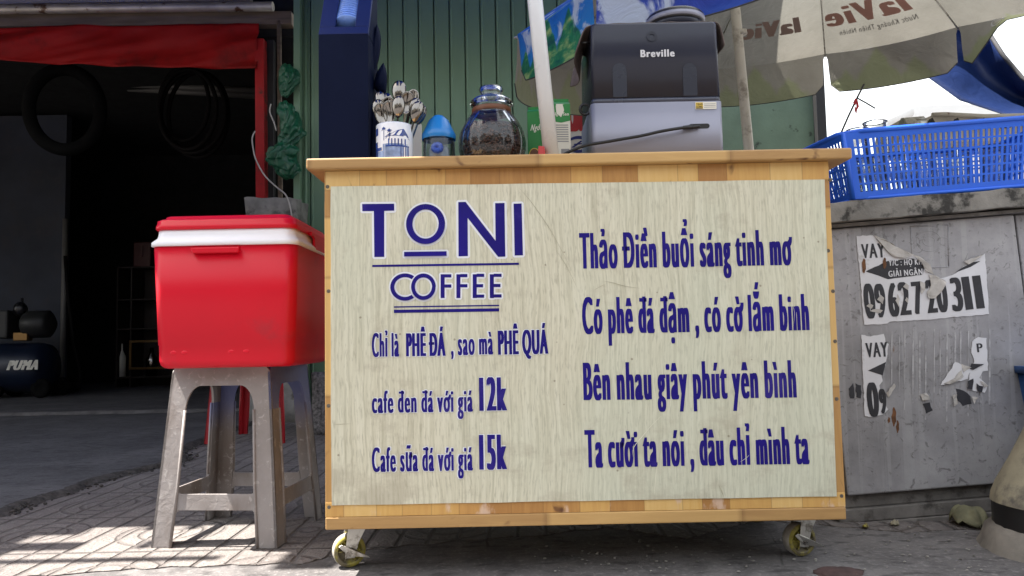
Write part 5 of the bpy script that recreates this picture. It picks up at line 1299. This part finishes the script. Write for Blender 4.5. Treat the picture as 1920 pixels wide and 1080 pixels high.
for i, f_ in enumerate(([(775, 868), (812, 890), (795, 902)], [(600, 885), (650, 860), (690, 820), (700, 850), (650, 882)], [(500, 930), (530, 925), (545, 955), (510, 960)], [(650, 935), (668, 930), (672, 975), (655, 985)], [(345, 925), (380, 880), (388, 892), (355, 945)], [(740, 940), (765, 945), (748, 975)], [(690, 790), (735, 808), (700, 828)])):
    pts = ragged(f_, .8, seed=70+i); mb = MB(); mb.prism([K(*q8(*p), -.004-.003*abs(math.sin(j*1.7))) for j, p in enumerate(pts)], (0, .0006, 0)); mb.build('torn_flap', M['paper_back'], PT)
mb = MB()
for p0, w_, h_ in (((383, 1035), 9, 45), ((360, 1050), 5, 14), ((1010/2.455*0+400, 1080), 6, 30)):
    mb.prism([K(*q8(p0[0]+w_*math.cos(a*math.tau/14)*(1+.4*math.sin(a*2.1)), p0[1]+h_*math.sin(a*math.tau/14)), -.0008) for a in range(14)], (0, .0004, 0))
mb.build('rust_run', M['rust'], DR)

for i in range(15):
    x_ = 372+32*i+4*math.sin(i*2.3); y0_, y1_ = 640+12*math.sin(i*1.7), 930+90*math.sin(i*.21)+40*math.sin(i*4.1); w_ = 3.2+1.2*math.sin(i*5.1)
    mb = MB(); mb.prism([K(*q8(x_-w_, y1_), -.0006), K(*q8(x_+w_, y1_), -.0006), K(*q8(x_+w_+2, y0_), -.0006), K(*q8(x_-w_+2, y0_), -.0006)], (0, .0003, 0)); mb.build('glue_streak', M['streak'], DR)
# blue basket
capz = lambda x: (Vector((O.x, 0, O.z)) + tiltv*((x-O.x)/tiltv.x) + upv*(cz0+.059)).z
BR = tiltv.copy()
bl = P(1601, 370, 2.12); f_tl = P(1582, 249, 2.08)
f_bl = Vector((bl.x, 2.125, capz(bl.x)+.010)); LB = .60; LT = .64
f_tl = Vector((f_tl.x, 2.085, f_tl.z)); f_tr = f_tl + tiltv*LT; f_br = f_bl + tiltv*LB
b_bl, b_br = f_bl+Vector((-.03, .30, .0)), f_br+Vector((.01, .30, .0)); b_tl, b_tr = f_tl+Vector((-.055, .36, 0)), f_tr+Vector((.03, .36, 0))
BK = thing('plastic_basket', (f_bl+b_br)/2, 'blue slotted plastic basket of glasses on top of the grey cabinet', 'basket')
def bil(a, b, c, d): return lambda u, v: a.lerp(b, u).lerp(d.lerp(c, u), v)
def slotted(fn, cols, rows, name, mar_u=.035, mar_v=.09):
    us = [0.0]; 
    cw = (1-2*mar_u)/cols
    for i in range(cols): us += [mar_u+cw*(i+.23), mar_u+cw*(i+.77)]
    us.append(1.0); vs_ = [0.0]; rh = (1-2*mar_v)/rows
    for j in range(rows): vs_ += [mar_v+rh*(j+.10), mar_v+rh*(j+.90)]
    vs_.append(1.0); nu, nv = len(us)-1, len(vs_)-1
    mb = MB(); mb.grid(lambda u, v: fn(us[int(round(u*nu))], vs_[int(round(v*nv))]), nu, nv, smooth=False, skip=lambda i, j: i % 2 == 1 and j % 2 == 1)
    return mb.build(name, M['basket'], BK, solid=.003)
slotted(bil(f_bl, f_br, f_tr, f_tl), 38, 6, 'front_wall'); slotted(bil(b_bl, f_bl, f_tl, b_tl), 22, 6, 'end_wall'); slotted(bil(f_br, b_br, b_tr, f_tr), 22, 6, 'end_wall'); slotted(bil(b_br, b_bl, b_tl, b_tr), 38, 6, 'back_wall')
slotted(bil(f_bl, f_br, b_br, b_bl), 30, 14, 'floor', .03, .04)
mb = MB(); rp = [f_tl, f_tr, b_tr, b_tl]
rim_ = []
for a, b in zip(rp, rp[1:]+rp[:1]):
    for i in range(1, 12): rim_.append(a.lerp(b, i/12))
mb.tube([p+Vector((0, 0, .003)) for p in rim_], .0075, 8, closed=True); mb.build('rim', M['basket'], BK)
mb = MB(); bp = []
for a, b in zip([f_bl, f_br, b_br, b_bl], [f_br, b_br, b_bl, f_bl]):
    for i in range(1, 12): bp.append(a.lerp(b, i/12))
mb.tube(bp, .006, 8, closed=True); mb.build('foot_ring', M['basket'], BK)
for e0, e1 in ((f_bl, f_tl), (f_br, f_tr)):
    mb = MB(); mb.tube([e0, e1], .007, 8); mb.build('corner_post', M['basket'], BK)
# glasses
def tumbler(x, y, z, r, h, label, m_='glass_thin', lw_=.0012):
    t = thing('drinking_glass', (x, y, z), label, 'glass', 'glasses in the blue basket')
    mb = MB(); mb.lathe((x, y, z), [(0, .0), (r*.86, .0), (r*.9, .003), (r, h), (r-.003, h), (r*.86, .012), (0, .010)], 28); mb.build('bowl', M[m_], t)
    mb = MB(); mb.lathe((x, y, z), [(r-.0025, h-.001), (r+lw_, h+.0005-lw_*.8), (r+lw_, h+.0005+lw_*.4), (r-.0015, h+.002)], 28); mb.build('lip', M['glass_rim'], t)
    return t
g0 = (f_bl+b_bl)/2
gl_lab = 'clear drinking glass standing inside the blue basket behind its slots'
first = None
for i, (a, yy) in enumerate(((.09, .10), (.16, .20), (.17, .07), (.25, .14), (.33, .08), (.33, .21), (.41, .15), (.47, .07), (.54, .17), (.10, .24))):
    p = f_bl + tiltv*a + Vector((-.01, yy, .012))
    if first is None: first = tumbler(p.x, p.y, p.z, .036, .125, gl_lab)
    else: copy_thing(first, p-ORG[first.name])
p = f_bl+tiltv*.035+Vector((0, .16, .012)); hh = P(1641, 233, p.y).z
q = P(1641, 240, 2.27); tumbler(q.x, 2.27, f_bl.z+.012, .034, P(1641, 230, 2.27).z-f_bl.z-.012, 'tall clear glass whose rim shows above the basket edge', 'glass_thin', .0022)
q = P(1608, 246, 2.26); tumbler(q.x, 2.26, f_bl.z+.012, .032, P(1608, 244, 2.26).z-f_bl.z-.012, 'clear glass leftmost in the basket with its rim just above the edge', 'glass_thin', .0022)

# ================================================================== GROUND THINGS AT THE RIGHT
bc = P(2010, 1000, 1.85); bx, by = bc.x, 1.85
bz = lambda py: P(1870, py, by-.05).z
BO = thing('bollard', (bx, by, 0), 'squat cream painted concrete bollard with a black band at the lower right', 'bollard')
r1 = lambda px, py: abs(bx-P(px, py, by).x)-.022
def brib(a, z): return .015*mnoise.noise((math.cos(a)*2, math.sin(a)*2, z*9))
mb = MB(); mb.lathe((bx, by, 0), [(r1(1862, 948), bz(956)), (r1(1864, 945), bz(944)), (r1(1872, 920), bz(920)), (r1(1894, 870), bz(870)), (r1(1916, 815), bz(815)), (r1(1932, 760), bz(760)), (r1(1950, 720), bz(720)), (0, bz(700))], 48, rib=brib); mb.build('cone', M['bollard'], BO)
mb = MB(); mb.lathe((bx, by, 0), [(r1(1868, 1000), bz(1003)), (r1(1866, 960), bz(954))], 48, rib=lambda a, z: .01*math.cos(a*26)); mb.build('band', M['black'], BO)
mb = MB(); mb.lathe((bx, by, 0), [(r1(1845, 1060), 0), (r1(1850, 1030), bz(1035)), (r1(1856, 1008), bz(1010)), (r1(1866, 1001), bz(1001)), (r1(1875, 1000), bz(1000))], 48, rib=lambda a, z: .05*mnoise.noise((math.cos(a)*4, math.sin(a)*4, z*20))); mb.build('foot', M['bollard_base'], BO)
q = P(1908, 750, 2.09)
BN = thing('plastic_bin', (q.x+.16, 2.24, 0), 'dark blue plastic bin edge at the right border beside the cabinet', 'bin')
zt = P(1908, 688, 2.09).z
mb = MB(); shell(mb, [(.0, .10, .09, .02), (zt-.02, .155, .12, .02)], cx=q.x+.20, cyy=2.05); mb.build('bucket', M['bin'], BN)
mb = MB(); shell(mb, [(zt-.02, .163, .128, .02), (zt, .163, .128, .02)], cx=q.x+.20, cyy=2.05); mb.build('rim', M['bin'], BN)
# crumpled leaf
def leaf(c, r, name, label, m, seed):
    mb = MB()
    mb.grid(lambda u, v: Vector(c)+Vector(((u-.5)*2*r[0]*math.sqrt(max(.02, 1-(2*v-1)**2)), (v-.5)*2*r[1], .006+r[2]*abs(mnoise.noise((u*3+seed, v*3, seed)))+r[2]*.7*math.sin(u*math.pi)*math.sin(v*math.pi))), 14, 10)
    tag(mb.build(name, m, None, solid=.0012), label, 'leaf')
c = G(1828, 990); leaf((c.x, c.y+.02, 0), (.05, .05, .05), 'dry_leaf', 'large dry olive leaf curled against the bollard', M['leaf'], 1)
c = G(1624, 992); leaf((c.x, c.y, 0), (.009, .008, .008), 'dry_leaf', 'small yellow leaf lying before the cabinet, nearer the cart', M['yellow'], 4)
c = G(1678, 988); leaf((c.x, c.y, 0), (.012, .010, .012), 'dry_leaf', 'small pale leaf scrap before the cabinet, farther from the cart', M['bollard'], 7)
c = G(1572, 1076); mb = MB(); mb.ellipsoid((c.x, c.y, .0), (.055, .035, .012), 26, 12, disp=lambda p: 1+.3*mnoise.noise(p*2.3)+.1*mnoise.noise(p*7)); tag(mb.build('flat_stone', M['stone']), 'flat dark brown stone set in the cement at the lower right', 'stone')
rnd = random.Random(5); mb = MB()
for i in range(420):
    if i < 150: c = G(rnd.uniform(1000, 1850), rnd.uniform(985, 1075))
    else: q_ = rnd.choice(fine[8:75]); c = Vector((q_[0]+rnd.gauss(.02, .035), q_[1]-rnd.gauss(.01, .03), .004))
    s_ = rnd.uniform(.001, .0035) if i < 150 else rnd.uniform(.002, .007); mb.ellipsoid((c.x, c.y, .003+c.z+s_*.3), (s_*1.4, s_, s_*.7), 6, 4, mi=0 if i < 150 else 1)
o = mb.build('grit', [M['oldconc'], M['soil']]); o['kind'] = 'stuff'; tag(o, 'scattered grit on the cement and along the ramp seam', 'grit')

# ================================================================== LEFT: tarpaulins, cable, workshop contents
def bundle(name, path, label, seed, d):
    """path: (px, py, half width px) down the bunch; cloth gathered in deep lengthwise folds"""
    k = d/FPX; sp = smooth(path, 10); n = 56; vs = []; mb = MB()
    for j, (px, py, r) in enumerate(sp):
        c = P(px, py, d)
        for i in range(n):
            a = math.tau*i/n
            at = a+j*.045
            fo = abs(mnoise.noise((math.cos(at)*1.7, math.sin(at)*1.7+seed, j*.07)))*1.7 + abs(mnoise.noise((math.cos(at)*4.5, math.sin(at)*4.5, j*.05+seed)))*.35
            q = r*(.72+.55*fo)
            vs.append(c+Vector((q*k*math.cos(a), q*k*.8*math.sin(a), .018*mnoise.noise((a*1.5, j*.3, seed)))))
    m_ = len(sp)
    mb.add(vs, [(j*n+i, j*n+(i+1) % n, (j+1)*n+(i+1) % n, (j+1)*n+i) for j in range(m_-1) for i in range(n)]+[list(range(n)), list(range((m_-1)*n, m_*n))], 0, True)
    return tag(mb.build(name, M['tarp_green']), label, 'tarpaulin')
bundle('tarpaulin_bundle', [(536, 122, 7), (540, 132, 15), (543, 150, 17), (538, 168, 13), (534, 181, 5)], 'small green tarpaulin bunch tied at the top of the dark gap', 3, 5.42)
bundle('tarpaulin_bundle', [(534, 192, 8), (538, 206, 16), (546, 228, 19), (548, 250, 21), (541, 266, 18), (531, 282, 25), (530, 302, 27), (537, 320, 21), (542, 334, 8)], 'long crumpled green tarpaulin bundle hanging beside the red post', 8, 5.40)
cb = smooth([(478, 246), (473, 258), (474, 275), (480, 300), (497, 330), (520, 352), (536, 366), (545, 392), (548, 420)], 6)
mb = MB(); mb.tube([P(x, y, 5.1) for x, y in cb], .0052, 8); mb.tube([P(x, y, 5.42) for x, y in smooth([(508, 195), (506, 210), (514, 230), (518, 245)])], .006, 6)
tag(mb.build('cable', M['cable_w']), 'loose pale cable hanging from the red post to the concrete post', 'cable')
def tyre(px, py, rx, ry, d, th, label, yaw):
    c = P(px, py, d); k = d/FPX; mb = MB()
    mb.tube([c+Vector((rx*k*math.cos(a*math.tau/48), .08*math.cos(a*math.tau/48), ry*k*math.sin(a*math.tau/48))) for a in range(48)], th, 12, closed=True)
    tag(mb.build('tyre', M['tyre']), label, 'tyre')
tyre(122, 205, 58, 78, 6.3, .055, 'black tyre hanging high at the left of the dark workshop', 0)
mb = MB()
for i, (px, py, rx, ry) in enumerate(((352, 205, 55, 78), (362, 210, 62, 80), (345, 195, 48, 72), (372, 215, 58, 84))):
    c = P(px, py, 6.6+.03*i); k = 6.6/FPX
    mb.tube([c+Vector((rx*k*math.cos(a*math.tau/40), 0, ry*k*math.sin(a*math.tau/40))) for a in range(40)], .02, 8, closed=True)
tag(mb.build('hose_coil', M['hose']), 'coil of dark hose hanging inside the workshop left of the red post', 'hose')
RK = thing('pipe_rack', P(360, 165, 8.0), 'pale pipes stored high along the back of the workshop', 'rack')
for i, ((x0_, y0_), (x1_, y1_)) in enumerate((((240, 158), (480, 170)), ((240, 166), (480, 180)), ((260, 150), (480, 160)))):
    mb = MB(); mb.tube([P(x0_, y0_, 8+.1*i), P(x1_, y1_, 8+.1*i)], .035, 8); mb.build('pipe', M['inner_metal'], RK)
# compressor
d = 7.9; g = G(60, 748, .03); k = d/FPX
AC = thing('air_compressor', (P(40, 745, d).x, d, .03), 'dark blue wheeled air compressor in the dim workshop at the left', 'compressor')
c = P(22, 690, d); r_ = 46*k
mb = MB()
pr_ = [(0, -.62), (r_*.6, -.60), (r_*.93, -.55), (r_, -.47), (r_, .30), (r_*.93, .38), (r_*.6, .43), (0, .45)]
mb.lathe(c, pr_, 36, mtx=Matrix.Rotation(rad(90), 3, 'Y')); mb.build('tank', M['tank'], AC)
a, b = P(12, 694, d-r_), P(71, 689, d-r_)
mb = MB()
def TF(u, v, dd):
    zz = (v-c.z); zc = max(-.95, min(.95, zz/r_)); return Vector((u, c.y-r_*math.sqrt(1-zc*zc)-.004-dd, v))
letters(mb, 'PUMA', TF, a.x, b.x, a.z, 17*k, sideways(.011, 5), 0, .25); mb.build('brand_text', M['label_w'], AC)
mb = MB(); mb.lathe(P(70, 608, d), [(0, -.12), (.12, -.12), (.14, -.09), (.14, .12), (.10, .15), (0, .15)], 24, mtx=Matrix.Rotation(rad(90), 3, 'Y'), rib=lambda a, z: .04*(math.cos(a*20) > 0)); mb.build('motor', M['motor'], AC)
mb = MB(); q = P(10, 600, d); mb.box(q.x-.14, q.x+.10, d-.12, d+.12, q.z-.2, q.z+.10); mb.build('pump_block', M['motor'], AC, bevel=.02)
mb = MB(); q = P(38, 580, d); mb.ellipsoid(q, (.07, .07, .08), 16, 10); mb.tube([q, q+Vector((.02, 0, .12))], .015, 8); mb.build('air_filter', M['blackpl'], AC)
q = P(36, 632, d-.1); mb = MB(); mb.box(q.x-.07, q.x+.08, q.y, q.y+.1, q.z-.04, q.z+.05); mb.build('pulley_guard', M['brass'], AC, bevel=.008)
mb = MB(); q = P(40, 655, d); mb.box(q.x-.5, q.x+.22, d-.13, d+.13, q.z-.03, q.z+.01); mb.build('deck_plate', M['tank'], AC)
for px in (8, 95):
    for dy in (-.16, .16):
        q = P(px, 735, d); mb = MB(); mb.lathe((q.x, d+dy, .13), [(0, -.02), (.04, -.02), (.05, -.03), (.095, -.03), (.1, -.02), (.1, .02), (.095, .03), (.05, .03), (.04, .02), (0, .02)], 24, mtx=Matrix.Rotation(rad(90), 3, 'X')); mb.build('wheel', M['tyre'], AC)
mb = MB(); mb.tube([P(122, 480, 8.5), P(128, 560, 8.5), P(138, 640, 8.5), P(150, 700, 8.45), P(148, 728, 8.45), P(126, 735, 8.45)], .02, 8); tag(mb.build('air_hose', M['hose']), 'black air hose dangling down the inner partition edge', 'hose')
# shelf cabinet with shrine and bottles
d = 9.4; a, b = P(222, 500, d), P(330, 728, d)
SC = thing('display_shelf', ((a.x+b.x)/2, d+.2, .03), 'dark wooden shelf unit deep inside the workshop behind the cooler', 'shelf')
mb = MB(); mb.box(a.x, b.x+.6, d+.32, d+.35, .03, a.z); mb.build('back_board', M['shelfwood'], SC)
for py in (499, 560, 615, 706):
    z_ = P(270, py, d).z; mb = MB(); mb.box(a.x, b.x+.6, d, d+.32, z_-.02, z_); mb.build('shelf_board', M['shelfwood'], SC, bevel=.004)
for xx in (a.x, P(246, 640, d).x): mb = MB(); mb.box(xx-.02, xx, d, d+.33, .03, a.z-.02 if xx > a.x else a.z); mb.build('upright', M['shelfwood'], SC)
z_ = P(270, 706, d).z
for px, h_, r_, m__, lab in ((226, .42, .06, 'pwhite', 'pale bottle on the lowest shelf at the left'), (284, .36, .07, 'steel', 'shiny metal flask on the lowest shelf near the cooler')):
    q = P(px, 700, d+.12); mb = MB(); mb.lathe((q.x, d+.12, z_+.001), [(0, 0), (r_, 0), (r_, h_*.6), (r_*.4, h_*.8), (r_*.35, h_), (0, h_)], 20); tag(mb.build('bottle', M[m__]), lab, 'bottle')
q = P(262, 470, d); mb = MB(); mb.box(q.x-.11, q.x+.11, d+.05, d+.25, P(270, 499, d).z+.001, q.z+.12); mb.box(q.x-.02, q.x+.02, d+.03, d+.05, q.z-.08, q.z+.07); tag(mb.build('shrine', M['shrine_red'], None, bevel=.01), 'little dark red shrine on top of the shelf unit', 'shrine')
q = P(270, 660, d); mb = MB()
for x0_, x1_, z0_, z1_ in ((-.18, .28, .12, .15), (-.18, .28, -.22, -.19), (-.18, -.15, -.19, .12), (.25, .28, -.19, .12)): mb.box(q.x+x0_, q.x+x1_, d-.03, d-.005, q.z+z0_, q.z+z1_)
tag(mb.build('picture_frame', M['brass'], None, bevel=.004), 'gold picture frame leaning before the lower shelf', 'frame')
